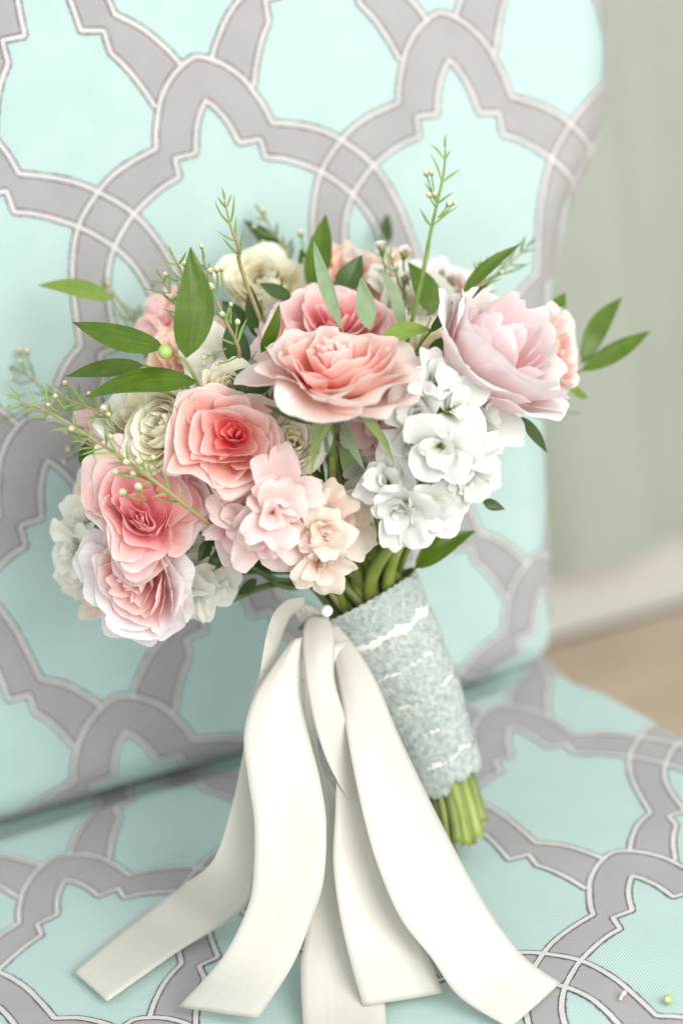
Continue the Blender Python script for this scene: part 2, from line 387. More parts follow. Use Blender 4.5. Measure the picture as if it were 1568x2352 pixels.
# boards run along the wall
pw = 0.085
plank_me = None
for i in range(26):
    off = -i*pw-0.002
    a, b = W0+wn*(off), W0+wn*(off-pw+0.0025)
    for (x0, x1) in ((-1.2+((i*37) % 11)*0.06-0.9, -0.1+((i*37) % 11)*0.06), (-0.097+((i*37) % 11)*0.06, 1.5)):
        V = [a+wd*x0, a+wd*x1, b+wd*x1, b+wd*x0]
        V = [(p[0], p[1], -0.01) for p in V]+[(p[0], p[1], 0.0-0.0006*((i*7) % 3)) for p in V]
        mesh('plank', V, [(0,1,5,4),(1,2,6,5),(2,3,7,6),(3,0,4,7),(4,5,6,7)], M['floorwood'], fl, smooth=False)
# curtain with soft folds hanging in front of the wall
nc, nz_ = 160, 24; V = []
for k in range(nz_):
    z = 0.115+(2.5-0.115)*k/(nz_-1)
    for i in range(nc):
        c = -1.3+3.2*i/(nc-1)
        ph = c*2*math.pi/0.23+0.5*math.sin(c*5)+0.35*z
        dd = 0.020*math.sin(ph)+0.006*math.sin(2.3*ph+1+z)
        p = W0+wd*c-wn*(0.055+dd); V.append((p[0], p[1], z))
ct = mesh('curtain', V, grid_faces(nz_, nc), M['curtain'])
tag(ct, 'pale sage green curtain hanging in soft folds behind the chair', 'curtain')
#BOUQUET
# ------------------------------------------------------------------ bouquet materials
M['blush'] = petal_mat('blush_petal', (0.92, 0.32, 0.24), (0.92, 0.62, 0.55), (0.92, 0.77, 0.72), p1=0.30, p2=0.80, trans=.42)
M['blush_in'] = petal_mat('peach_pink_petal', (0.92, 0.20, 0.13), (0.93, 0.42, 0.35), (0.93, 0.72, 0.67), p1=0.42, p2=0.94, trans=.48)
M['coral'] = petal_mat('coral_petal', (0.90, 0.20, 0.17), (0.93, 0.47, 0.41), (0.93, 0.74, 0.69), p1=0.42, p2=0.94, trans=.48)
M['coral_deep'] = petal_mat('deep_coral_petal', (0.80, 0.05, 0.08), (0.91, 0.19, 0.21), (0.93, 0.46, 0.43), p1=0.45, p2=0.97, trans=.48)
M['pink'] = petal_mat('rose_pink_petal', (0.90, 0.32, 0.30), (0.92, 0.54, 0.52), (0.93, 0.72, 0.69), p1=0.38, p2=0.92, trans=.45)
M['pink_deep'] = petal_mat('warm_pink_petal', (0.84, 0.14, 0.18), (0.91, 0.36, 0.38), (0.93, 0.62, 0.61), p1=0.42, p2=0.95, trans=.48)
M['pale'] = petal_mat('pale_pink_petal', (0.92, 0.55, 0.43), (0.91, 0.70, 0.67), (0.91, 0.80, 0.80), p1=0.30, p2=0.80, trans=.42)
M['pale_in'] = petal_mat('pale_pink_inner_petal', (0.91, 0.50, 0.50), (0.92, 0.66, 0.67), (0.93, 0.82, 0.82), p1=0.40, p2=0.94, trans=.45)
M['cream'] = petal_mat('cream_petal', (0.93, 0.82, 0.50), (0.94, 0.88, 0.66), (0.94, 0.90, 0.74), p1=0.35, p2=0.9, trans=.42)
M['ivory'] = petal_mat('ivory_petal', (0.90, 0.83, 0.54), (0.93, 0.89, 0.72), (0.93, 0.90, 0.79), p1=0.30, p2=0.85, trans=.42)
M['peach'] = petal_mat('peach_petal', (0.91, 0.40, 0.22), (0.92, 0.57, 0.41), (0.92, 0.70, 0.57), p1=0.35, p2=0.9, trans=.42)
M['white'] = petal_mat('white_petal', (0.36, 0.58, 0.06), (0.74, 0.80, 0.62), (0.765, 0.77, 0.745), p1=0.28, p2=0.55, trans=0.35)
M['stockpink'] = petal_mat('shell_pink_petal', (0.66, 0.66, 0.20), (0.90, 0.60, 0.57), (0.91, 0.71, 0.68), p1=0.22, p2=0.75, trans=.38)
M['stockpeach'] = petal_mat('pale_peach_petal', (0.78, 0.60, 0.28), (0.90, 0.69, 0.56), (0.90, 0.76, 0.67), p1=0.22, p2=0.75, trans=.38)
M['stockcream'] = petal_mat('greenish_white_petal', (0.46, 0.62, 0.18), (0.82, 0.83, 0.68), (0.86, 0.84, 0.77), p1=0.30, p2=0.8, trans=.35)
def leaf_mat(name, c, c2, trans=0.18, rough=0.30):
    m, nt, b = new_mat(name)
    uvn = N(nt, 'ShaderNodeUVMap'); mp = N(nt, 'ShaderNodeMapping'); mp.inputs['Scale'].default_value = (16, 1.2, 1); nt.links.new(uvn.outputs[0], mp.inputs[0])
    vn = N(nt, 'ShaderNodeTexNoise'); vn.inputs['Scale'].default_value = 1.0; vn.inputs['Detail'].default_value = 3; nt.links.new(mp.outputs[0], vn.inputs['Vector'])
    tc = N(nt, 'ShaderNodeTexCoord'); nz = N(nt, 'ShaderNodeTexNoise'); nz.inputs['Scale'].default_value = 120; nz.inputs['Detail'].default_value = 4; nt.links.new(tc.outputs['Object'], nz.inputs['Vector'])
    md = N(nt, 'ShaderNodeMath', operation='MULTIPLY_ADD'); md.inputs[1].default_value = 0.5; nt.links.new(nz.outputs[0], md.inputs[0])
    h = N(nt, 'ShaderNodeMath', operation='MULTIPLY'); h.inputs[1].default_value = 0.5; nt.links.new(vn.outputs[0], h.inputs[0]); nt.links.new(h.outputs[0], md.inputs[2])
    r = ramp(nt, [(0.35, c), (0.65, c2)]); nt.links.new(md.outputs[0], r.inputs[0])
    nt.links.new(r.outputs[0], b.inputs['Base Color']); b.inputs['Roughness'].default_value = rough; b.inputs['Specular IOR Level'].default_value = 0.38
    bp = N(nt, 'ShaderNodeBump'); bp.inputs['Strength'].default_value = 0.25; bp.inputs['Distance'].default_value = 0.0005
    nt.links.new(vn.outputs[0], bp.inputs['Height']); nt.links.new(bp.outputs[0], b.inputs['Normal'])
    tr = N(nt, 'ShaderNodeBsdfTranslucent'); nt.links.new(r.outputs[0], tr.inputs['Color'])
    mx = N(nt, 'ShaderNodeMixShader'); mx.inputs[0].default_value = trans
    nt.links.new(b.outputs[0], mx.inputs[1]); nt.links.new(tr.outputs[0], mx.inputs[2]); nt.links.new(mx.outputs[0], nt.nodes['Material Output'].inputs[0])
    return m
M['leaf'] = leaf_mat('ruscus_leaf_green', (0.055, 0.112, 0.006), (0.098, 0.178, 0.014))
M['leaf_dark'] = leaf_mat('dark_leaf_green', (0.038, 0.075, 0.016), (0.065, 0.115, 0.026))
M['leaf_light'] = leaf_mat('bright_leaf_green', (0.16, 0.26, 0.04), (0.24, 0.35, 0.06), trans=0.3)
M['leaf_grey'] = leaf_mat('grey_green_leaf_back', (0.17, 0.26, 0.13), (0.28, 0.37, 0.22), rough=0.5)
M['sepal'] = leaf_mat('sepal_green', (0.17, 0.26, 0.08), (0.30, 0.39, 0.16), rough=0.55)
M['needle'] = leaf_mat('waxflower_needle_green', (0.14, 0.25, 0.06), (0.25, 0.38, 0.10), trans=0.1)
M['needle_dk'] = leaf_mat('dull_needle_green', (0.12, 0.20, 0.09), (0.2, 0.29, 0.14), trans=0.1)
M['twig'] = plain_mat('green_brown_twig', (0.28, 0.30, 0.10), (0.36, 0.24, 0.14), 90, 0.6)
M['stem'] = plain_mat('fresh_stem_green', (0.10, 0.15, 0.022), (0.27, 0.32, 0.07), 45, 0.42, bump=0.2, bscale=500)
M['stem_dk'] = plain_mat('dark_stem_green', (0.07, 0.12, 0.03), (0.17, 0.22, 0.06), 45, 0.5, bump=0.2, bscale=500)
M['stem_br'] = plain_mat('bright_stem_green', (0.18, 0.27, 0.03), (0.34, 0.41, 0.10), 45, 0.4, bump=0.2, bscale=500)
M['cut'] = plain_mat('pale_cut_stem_end', (0.5, 0.52, 0.25), (0.62, 0.58, 0.36), 900, 0.6)
M['bud'] = plain_mat('waxflower_bud', (0.62, 0.58, 0.38), (0.80, 0.60, 0.48), 300, 0.45)
M['budgreen'] = plain_mat('green_berry', (0.30, 0.42, 0.10), (0.42, 0.52, 0.18), 200, 0.3)
M['wax'] = petal_mat('waxflower_petal', (0.60, 0.25, 0.30), (0.88, 0.68, 0.70), (0.93, 0.82, 0.83))
M['satin'] = None

NECK = at(842, 1372, 1.085)
BASE = at(1062, 1925, 1.100)
AX = norm(NECK-BASE)                      # handle axis, upward
WB = at(1030, 1790, 1.104)                # bottom of the wrap
ax1 = norm(np.cross(AX, CF)); ax1 = norm(np.cross(AX, ax1))
AXR = norm(CRT-AX*(CRT@AX)); AXF = norm(np.cross(AXR, AX));
if AXF@CF > 0: AXF = -AXF                 # AXF points at the viewer

def frame(axis, spin=0.0):
    z = norm(np.asarray(axis, float)); x = norm(CRT-z*(CRT@z)); y = np.cross(z, x)
    c, s = math.cos(spin), math.sin(spin)
    return np.stack([c*x+s*y, -s*x+c*y, z], 1)          # columns: local x, y, z
def petal(name, Fm, org, phi, r0, z0, L, W, th0, th1, mat, parent, curl=0.6, ruf=0.1, cup=1.0, nx=15, ny=12, tw=0.0, bw=0.34, rnd=0.55, warp=None, notch=0.0, pw=1.0, point=0.0, lean=0.0, asym=None):
    """one petal: grows from (r0,z0) at azimuth phi; its angle to the axis runs th0 -> th1 (degrees) and curls over at the rim"""
    rs = random.Random(int(abs(phi*977)+L*1e5+r0*1e6+th0*13) & 0xffffff)
    t = np.linspace(0, 1, ny); th = np.radians(th0+(th1-th0)*t**pw)+curl*np.clip((t-0.72)/0.28, 0, 1)**2
    dl = L/(ny-1)
    r = r0+np.r_[0, np.cumsum(np.sin(th[:-1])*dl)]; z = z0+np.r_[0, np.cumsum(np.cos(th[:-1])*dl)]
    s = np.linspace(-1, 1, nx)
    wid = W*(bw+(1-bw)*np.sin(np.clip(t/0.62, 0, 1)*math.pi/2))
    V = np.zeros((ny, nx, 3)); UV = np.zeros((ny, nx, 2))
    p1, p2, p3 = rs.uniform(0, 6.28), rs.uniform(0, 6.28), rs.uniform(0, 6.28); f1, f2 = rs.uniform(2.0, 3.4), rs.uniform(4.5, 7.0)
    asym = rs.uniform(-0.12, 0.12) if asym is None else asym
    for j in range(nx):
        sj = s[j]
        te = t*(1-rnd*(1-math.sqrt(max(0,1-0.97*sj*sj)))-notch*math.exp(-(sj/0.22)**2)+point*math.exp(-(sj/0.3)**2)+asym*sj+0.018*math.sin(f2*sj+p3))
        rr = np.interp(te, t, r); zz = np.interp(te, t, z)
        ex = np.clip(te-1, 0, 1)
        rr = rr+ex*L*math.sin(th[-1]); zz = zz+ex*L*math.cos(th[-1])
        ww = np.interp(te, t, wid)
        Rc = np.maximum(np.abs(rr)*1.0, W*0.75)/max(cup, 0.05)
        a = sj*ww/Rc
        thl = np.interp(te, t, th)
        lat_ = Rc*np.sin(a); inn = Rc*(1-np.cos(a))*np.cos(thl)**2*0.9+Rc*(1-np.cos(a))*0.15
        up = Rc*(1-np.cos(a))*np.sin(thl)*0.75*(1 if th1 < 80 else 0.5)
        # wavy rim, displaced along the petal's own normal
        edge = np.clip(te, 0, 1)**2
        d = ruf*L*edge*(math.sin(f1*sj*2+p1)*0.5+0.35*math.sin(f2*sj*1.3+p2)*abs(sj)+0.25*np.sin(5*te+p3)*sj)
        d = d+curl*0.10*L*np.clip(abs(sj)-0.6, 0, 1)**1.5*edge*2
        rad = rr-inn+d*np.cos(thl); hh = zz+up-d*np.sin(thl)
        cx, cy = rad, lat_+tw*te*L
        V[:, j, 0] = cx*math.cos(phi)-cy*math.sin(phi); V[:, j, 1] = cx*math.sin(phi)+cy*math.cos(phi); V[:, j, 2] = hh+lean*cy*0.3
        UV[:, j, 0] = (sj+1)/2; UV[:, j, 1] = t
    Q = V.reshape(-1, 3)
    if warp:
        sc_, am, sd = warp
        Q = np.array([[q[0]+am*noise.noise((q[0]*sc_+sd, q[1]*sc_, q[2]*sc_*.8)), q[1]+am*noise.noise((q[0]*sc_+sd+31, q[1]*sc_+7, q[2]*sc_*.8)), q[2]+am*.8*noise.noise((q[0]*sc_+sd+61, q[1]*sc_+3, q[2]*sc_*.8))] for q in Q])
        Q += am*.09*np.array([[noise.noise((q[0]*sc_*5+sd, q[1]*sc_*5, q[2]*sc_*4+phi)), noise.noise((q[0]*sc_*5+sd+9, q[1]*sc_*5, q[2]*sc_*4+phi)), noise.noise((q[0]*sc_*5+sd+5, q[1]*sc_*5+8, q[2]*sc_*4+phi))] for q in Q])
    P = Q@Fm.T+org
    return mesh(name, P, grid_faces(ny, nx), mat, parent, uv=UV.reshape(-1, 2))

def stem_path(top, axis, k=0.0, jit=None, end=None):
    """from the flower's base, back along its axis, gathered at the neck and on down the handle"""
    j = jit if jit is not None else RNG.uniform(-1, 1, 2)
    off = AXR*j[0]*0.022+AXF*j[1]*0.017; offb = AXR*j[0]*0.0125+AXF*j[1]*0.0105
    dist = np.linalg.norm(top-NECK)
    p1 = top-norm(axis)*min(0.03, dist*0.3)*0.6
    mid = (p1*0.45+(NECK+off+AX*0.02)*0.55)-AX*0.006*k
    pts = [top, p1, mid, NECK+off, (NECK+off)*0.5+(WB+offb)*0.5, WB+offb, BASE+offb*1.15+AX*RNG.uniform(-0.004, 0.006)]
    return catmull(pts, 7)
SLOT = []
for ring, cnt in ((0.0, 1), (0.5, 6), (0.93, 13)):
    for i in range(cnt): SLOT.append((ring*math.cos(6.283*i/cnt+0.3), ring*math.sin(6.283*i/cnt+0.3)))
slot_i = [0]
def next_slot():
    s = SLOT[slot_i[0] % len(SLOT)]; slot_i[0] += 7; return s
def add_stem(root, top, axis, rad, mat, full=True, slot=None):
    p = stem_path(top, axis, jit=slot or next_slot())
    if not full: p = p[:7*4]                       # thin stems end inside the wrap
    p = resample(p, 70 if full else 40); k = np.arange(len(p)); ph = RNG.uniform(0, 6)
    r = np.linspace(rad*0.8, rad*RNG.uniform(.62, 1.1), len(p))*(1+0.05*np.sin(k*.35+ph)+0.28*np.exp(-((k % 17-8)/0.9)**2)*(k % 34 < 17))
    if full: mesh('cut_end', *tube([p[-1]-(p[-2]-p[-1])*.02, p[-1]-norm(p[-2]-p[-1])*.0004], [r[-1]*.86, r[-1]*.8], 9), M['cut'], root)
    return mesh('stem', *tube(p, r, 9), mat if not full or RNG.rand() < .5 else M[['stem', 'stem_br', 'stem_dk', 'stem'][RNG.randint(4)]], root)
def sepals(root, Fm, org, n, r, L, W, mat, th0=95, th1=140):
    for i in range(n):
        phi = i*6.283/n+0.4
        petal('sepal', Fm, org, phi, r, 0, L, W, th0, th1, mat, root, curl=0.3, ruf=0.12, cup=0.5, nx=5, ny=8, point=0.5)

def rose(px, py, d, diam, axis, rings, mats, label, group, spin=0.0, stem=0.0030, cat='rose', seed=1, zc=0.30, smat='stem', sep=5, slot=None, full=True, extra=(), wp_=0.15, rn_=0.5, bw_=0.24):
    """rings: (count, r0, z0, L, W, th0, th1, curl, ruf, material index, cup) in units of the diameter"""
    rs = random.Random(seed)
    ax = camdir(*axis); Fm = frame(ax, spin); org = at(px, py, d)-ax*diam*zc
    root = empty('rose' if cat == 'rose' else cat.replace(' ', '_'), org, label, cat, group)
    ph = rs.uniform(0, 6.28)
    for k, (n, r0, z0, L, W, t0, t1, curl, ruf, mi, cup) in enumerate(rings):
        ph += 2.4
        for i in range(n):
            phi = ph+i*6.283/n+rs.uniform(-0.30, 0.30)
            sc = rs.uniform(0.9, 1.1)
            petal('petal', Fm, org, phi, r0*diam*rs.uniform(0.9, 1.1), z0*diam+rs.uniform(-0.01, 0.01)*diam, L*diam*sc, W*diam*rs.uniform(0.88, 1.12),
                  t0+rs.uniform(-5, 5), t1+rs.uniform(-9, 9), M[mats[mi]], root, curl=curl*rs.uniform(0.5, 1.4), ruf=ruf*rs.uniform(0.8, 2.0), cup=cup, bw=bw_, rnd=rn_, warp=(1/(0.42*diam), wp_*diam, seed*3.7),
                  tw=rs.uniform(-0.12, 0.12), notch=rs.choice([0, 0, 0.05, 0.09]), point=rs.choice([0, 0, 0.05]))
    for e in extra:      # single petals placed by hand: azimuth, r0, z0, L, W, th0, th1, curl, ruf, mat, cup
        petal('petal', Fm, org, e[0], e[1]*diam, e[2]*diam, e[3]*diam, e[4]*diam, e[5], e[6], M[e[9]], root, curl=e[7], ruf=e[8], cup=e[10], rnd=rn_, bw=.4, warp=(1/(0.42*diam), wp_*diam, seed*3.7))
    # the cup under the petals
    mesh('calyx', *ball(org-ax*diam*0.075, diam*0.08, ax, 1.15), M['sepal'], root)
    if sep: sepals(root, Fm, org-ax*diam*0.02, sep, diam*0.06, diam*0.42, diam*0.07, M['sepal'])
    add_stem(root, org-ax*diam*0.05, ax, stem, M[smat], full, slot)
    return root

GARDEN = [  # open garden rose: broad smooth outer petals round a cup, ragged upright heart
 (5, .06, .00, .60, .42, 84, 70, .75, .06, 0, .8),
 (4, .06, .02, .56, .44, 80, 54, .70, .06, 0, .95),
 (4, .06, .03, .51, .40, 76, 36, .60, .06, 0, 1.0),
 (4, .05, .04, .45, .33, 72, 20, .50, .07, 1, 1.0),
 (4, .05, .05, .40, .25, 60, 8, .40, .08, 1, 1.05),
 (4, .04, .06, .35, .16, 42, 2, .25, .10, 1, 1.1),
 (4, .03, .07, .32, .11, 24, -3, .10, .12, 1, 1.1),
 (3, .015, .08, .31, .07, 8, -5, .05, .12, 1, 1.2)]
CORAL = [   # full cup of nested petals
 (5, .06, .00, .57, .44, 82, 54, .80, .05, 0, .95),
 (4, .06, .01, .55, .44, 80, 42, .70, .05, 0, 1.0),
 (4, .06, .02, .51, .40, 77, 30, .60, .05, 0, 1.0),
 (4, .05, .03, .46, .34, 72, 18, .50, .05, 1, 1.0),
 (4, .05, .05, .40, .27, 62, 10, .40, .06, 1, 1.05),
 (3, .05, .06, .36, .21, 50, 2, .25, .06, 2, 1.1),
 (3, .03, .07, .33, .14, 32, -4, .10, .06, 2, 1.1),
 (2, .015, .08, .31, .09, 14, -6, .0, .06, 2, 1.1)]
BUD = [    # high-centred rose seen from the side: smooth egg of wrapped petals, outer rims rolled back
 (3, .08, .00, .98, .66, 76, 2, 1.9, .02, 0, 1.0),
 (3, .08, .02, 1.00, .60, 76, -8, 1.1, .02, 0, 1.0),
 (3, .08, .04, .98, .52, 72, -14, .8, .025, 0, 1.0),
 (3, .07, .06, .95, .44, 66, -16, .6, .03, 1, 1.0),
 (3, .06, .08, .92, .35, 58, -16, .5, .03, 1, 1.05),
 (3, .05, .10, .90, .27, 48, -16, .4, .03, 1, 1.05),
 (3, .04, .12, .88, .20, 38, -15, .3, .03, 1, 1.1),
 (3, .03, .14, .85, .13, 26, -13, .2, .03, 1, 1.1)]
RANUN = [  # many thin shells folded into a ball
 (5, .05, .00, .62, .40, 78, 26, .25, .02, 0, 1.0),
 (6, .05, .01, .59, .36, 74, 16, .10, .02, 0, 1.0),
 (6, .05, .02, .55, .32, 68, 8, .05, .025, 0, 1.0),
 (6, .05, .03, .51, .27, 62, 0, .0, .025, 0, 1.0),
 (6, .05, .04, .47, .23, 54, -6, .0, .03, 0, 1.0),
 (5, .04, .06, .43, .19, 46, -10, .0, .03, 0, 1.05),
 (5, .04, .08, .40, .14, 36, -12, .0, .03, 1, 1.1),
 (4, .02, .10, .37, .09, 22, -12, .0, .03, 1, 1.1)]
SOFT = [   # small loose rose
 (5, .06, .00, .58, .38, 80, 62, .60, .08, 0, .85),
 (5, .05, .02, .52, .35, 76, 38, .50, .08, 0, 1.0),
 (5, .05, .04, .44, .28, 68, 18, .40, .09, 0, 1.0),
 (4, .04, .05, .38, .20, 52, 6, .25, .09, 1, 1.1),
 (4, .03, .07, .33, .12, 28, -2, .10, .10, 1, 1.1)]
GR = 'roses in the bouquet'
rose(766, 828, 0.968, 0.071, (0.05, 0.875, 0.45), GARDEN, ['blush', 'blush_in'], 'large blush rose with peach pink ruffled heart, front centre of the bouquet', GR, seed=3, spin=0.3, zc=.26)
rose(520, 1005, 0.975, 0.0475, (0.03, 0.20, 0.95), CORAL, ['coral', 'coral', 'coral_deep'], 'coral rose with deep red pink heart facing the viewer, below the long leaf', GR, seed=8, spin=1.0, zc=.30)
rose(322, 1172, 0.99, 0.052, (-0.18, 0.10, 0.95), GARDEN, ['pink', 'pink_deep'], 'wide pink rose under the waxflower sprig at the left of the bouquet', GR, seed=5, spin=2.0, zc=.28,
     extra=[(-0.15, .07, 0, .72, .34, 62, 84, .5, .06, 'pink', .4)])
rose(302, 1338, 1.005, 0.049, (-0.38, -0.20, 0.9), GARDEN, ['pale', 'pink'], 'soft pink rose hanging lowest at the left of the bouquet', GR, seed=12, spin=0.2, zc=.28,
     extra=[(-1.0, .07, 0, .66, .30, 62, 86, .4, .07, 'pale', .4)])
rose(1178, 778, .995, 0.0500, (0.56, 0.56, 0.55), BUD, ['pale', 'pale_in'], 'large pale pink rose turned to the upper right, above the white stock', GR, seed=21, spin=0.9, wp_=.09, rn_=.22, bw_=.45, zc=.72,
     extra=[(2.6, .09, -.02, 1.0, .66, 72, 12, 2.0, .04, 'pale', .95), (4.4, .09, -.02, .98, .6, 74, 16, 2.1, .04, 'pale', .9)])
rose(755, 752, 1.035, 0.070, (-0.05, 0.74, 0.66), CORAL, ['pink', 'pink', 'pink_deep'], 'pink rose directly behind the large blush rose', GR, seed=31, spin=0.5, zc=.26)
rose(1282, 812, 1.06, 0.044, (0.88, 0.12, 0.45), SOFT, ['blush', 'blush_in'], 'blush rose facing right behind the large pale pink rose', GR, seed=41, zc=.2)
rose(262, 1050, 1.05, 0.050, (-0.80, 0.10, 0.60), SOFT, ['pink', 'pink_deep'], 'deeper pink rose half hidden behind the wide pink rose at left', GR, seed=43, zc=.2)
rose(435, 812, 1.065, 0.046, (-0.35, 0.55, 0.75), SOFT, ['peach', 'peach'], 'salmon peach rose behind the tall upright ruscus leaf', GR, seed=47, zc=.2)
rose(812, 628, 1.11, 0.048, (0.0, 0.75, 0.65), SOFT, ['peach', 'blush'], 'peach rose at the very top, out of focus behind the pink rose', GR, seed=49, zc=.2)
rose(350, 1060, 1.04, 0.040, (-0.4, 0.3, 0.85), SOFT, ['blush', 'blush_in'], 'small blush rose tucked behind the coral rose', GR, seed=50, zc=.2)
GC = 'cream ranunculus in the bouquet'
rose(612, 655, 1.10, 0.046, (-0.05, 0.55, 0.8), RANUN, ['cream', 'cream'], 'cream ranunculus out of focus at the top left of the bouquet', GC, seed=51, cat='ranunculus', zc=.2, sep=0)
rose(965, 728, 1.085, 0.046, (0.1, 0.5, 0.85), RANUN, ['ivory', 'cream'], 'pale cream ranunculus between the dark leaf and the large pale pink rose', GC, seed=52, cat='ranunculus', zc=.2, sep=0)
rose(680, 1005, .985, 0.034, (-0.15, 0.05, 0.98), RANUN, ['ivory', 'cream'], 'small cream ranunculus between the coral rose and the blush rose', GC, seed=53, cat='ranunculus', zc=.3, sep=0)
rose(372, 985, .995, 0.042, (-0.45, 0.25, 0.85), RANUN, ['cream', 'cream'], 'round cream ranunculus left of the coral rose', GC, seed=54, cat='ranunculus', zc=.25, sep=0)
rose(530, 888, 1.0, 0.032, (0.05, 0.55, 0.8), RANUN, ['cream', 'cream'], 'small cream ranunculus peeping over the coral rose', GC, seed=55, cat='ranunculus', zc=.3, sep=0)
rose(308, 950, 1.015, 0.042, (-0.35, 0.5, 0.8), SOFT, ['ivory', 'cream'], 'ragged pale yellow ranunculus under the lowest long leaf', GC, seed=56, cat='ranunculus', zc=.25, sep=0)
rose(812, 990, 1.005, 0.024, (0.1, -0.2, 0.95), RANUN, ['ivory', 'ivory'], 'greenish cream bud under the large blush rose', GC, seed=57, cat='ranunculus', zc=.3, sep=0)
rose(1010, 815, 1.055, 0.040, (0.1, 0.4, 0.9), SOFT, ['cream', 'peach'], 'pale apricot ranunculus deep between blush rose and pale pink rose', GC, seed=58, cat='ranunculus', zc=.25, sep=0)
rose(1030, 665, 1.115, 0.036, (0.1, 0.6, 0.8), SOFT, ['ivory', 'stockpink'], 'creamy white ranunculus at the top right under the long thin leaf', GC, seed=59, cat='ranunculus', zc=.25, sep=0)

# ------------------------------------------------------------------ stock: stalks of double florets
FL1 = [(5, .03, .00, .66, .25, 26, 92, .30, .07, .45), (4, .03, .03, .48, .20, 4, 72, .4, .09, .6), (2, .01, .05, .30, .12, -6, 34, .35, .12, .9)]
FL2 = [(4, .03, .00, .68, .30, 30, 96, .35, .06, .4), (3, .02, .03, .44, .20, 0, 66, .4, .09, .6)]
def stock(label, florets, mat, d0, seed, group='stock stems in the bouquet', smat='stem_br', stem=0.0042, slot=None, full=True):
    rs = random.Random(seed)
    P = [at(f[0], f[1], f[2]) for f in florets]; c = np.mean(P, 0)-camdir(0, 0, 1)*0.014
    root = empty('stock_flower', c, label, 'stock flower', group)
    for f, p in zip(florets, P):
        dia = f[3]*1.12; ax = camdir(*f[4]); Fm = frame(ax, rs.uniform(0, 6.28)); org = p-ax*dia*0.22
        fo = empty('floret', org, '', '', None); del fo['label']; del fo['category']
        fo.parent = root; fo.location = Vector(org)-Vector(c)
        ph = rs.uniform(0, 6)
        for (n, r0, z0, L, W, t0, t1, curl, ruf, cup) in (FL2 if rs.random() < .4 else FL1):
            ph += 0.7
            for i in range(n):
                petal('petal', Fm, org, ph+i*6.283/n+rs.uniform(-.3, .3), r0*dia, z0*dia, L*dia*rs.uniform(.85, 1.12), W*dia*rs.uniform(.85, 1.15), t0+rs.uniform(-8, 8), t1+rs.uniform(-16, 16),
                      M[f[5] if len(f) > 5 else mat], fo, curl=curl*rs.uniform(-1.0, 1.6), ruf=ruf*rs.uniform(.6, 1.5), cup=cup, tw=rs.uniform(-.2, .2), notch=rs.choice([0, .05, .09]), nx=13, ny=11, bw=.12, warp=(1/(0.35*dia), .09*dia, seed*2.3+f[0]*.01))
        q = [org, org-ax*dia*0.2, c*0.6+org*0.4-ax*dia*0.2, c-AX*0.005]
        mesh('pedicel', *tube(catmull(q, 5), 0.0009, 6), M['sepal'], fo)
    add_stem(root, c, AX+camdir(0, 0, 1)*0.2, stem, M[smat], full, slot)
    return root
W_ = (0, 0, 1)
stock('white stock with big ruffled florets right of the large blush rose', [
  (1000,875,.975,.031,(.1,.65,.8)), (955,945,.968,.029,(-.35,.1,.95)), (1050,930,.968,.031,(.35,.3,.9)), (1005,1035,.965,.033,(0,-.25,.95)), (938,1015,.975,.025,(-.5,-.2,.85)),
  (1068,1045,.975,.030,(.5,-.2,.85)), (1125,965,.99,.031,(.65,.2,.75)), (1072,1110,.985,.026,(.5,-.5,.75)), (1108,1060,1.0,.027,(.8,-.1,.6))], 'white', .97, 61, slot=(.55, .8))
stock('white stock hanging lower, above the lace wrap', [
  (893,1105,.98,.030,(-.4,.2,.9)), (920,1178,.975,.031,(-.1,-.5,.85)), (978,1175,.98,.031,(.4,-.4,.85)), (970,1105,.985,.029,(.3,.3,.9)), (1022,1125,.995,.026,(.6,.0,.8))], 'white', .98, 62, slot=(.1, .95))
stock('small white stock in shadow beside the bright green stems', [(828,1150,1.01,.022,(-.5,.2,.85)), (832,1205,1.01,.02,(-.4,-.4,.85)), (848,1065,1.02,.02,(-.3,.3,.9))], 'stockcream', 1.0, 63, stem=.0028)
stock('shell pink stock under the coral rose', [
  (560,1165,.985,.034,(-.25,.3,.92)), (640,1125,.975,.034,(.2,.35,.9)), (600,1225,.98,.034,(-.1,-.5,.85)), (668,1215,.98,.032,(.45,-.3,.85)), (525,1215,.99,.030,(-.5,-.35,.8)), (625,1180,.965,.028,(0,0,1))], 'stockpink', .98, 64, smat='stem')
stock('peach stock left of the bright green stems', [
  (740,1170,.99,.030,(.0,.5,.85)), (782,1205,.995,.030,(.5,.1,.85)), (690,1265,.99,.030,(-.4,-.3,.87)), (738,1290,.985,.030,(.05,-.65,.75)), (745,1225,.98,.026,(.1,0,1))], 'stockpeach', .99, 65, smat='stem')
stock('greenish white stock at the far left edge of the bouquet', [
  (165,1262,1.05,.026,(-.7,0,.7)), (195,1190,1.055,.028,(-.5,.5,.7)), (180,1320,1.055,.022,(-.5,-.5,.7))], 'stockcream', 1.05, 66, smat='stem_dk', full=False, stem=.002)
stock('faint peach stock low behind the lowest pink rose', [
  (215,1350,1.06,.026,(-.5,-.4,.75)), (235,1385,1.065,.022,(-.2,-.7,.7)), (205,1130,1.07,.026,(-.7,.2,.6))], 'stockpeach', 1.06, 67, smat='stem_dk', full=False, stem=.002)
stock('white stock behind the lowest pink rose, beside the ribbon loop', [
  (430,1310,1.04,.030,(.1,.2,.95)), (485,1345,1.045,.030,(.5,-.4,.75)), (425,1365,1.04,.028,(0,-.6,.8)), (460,1290,1.05,.024,(.2,.4,.9))], 'stockcream', 1.04, 68, smat='stem_dk', full=False, stem=.002)
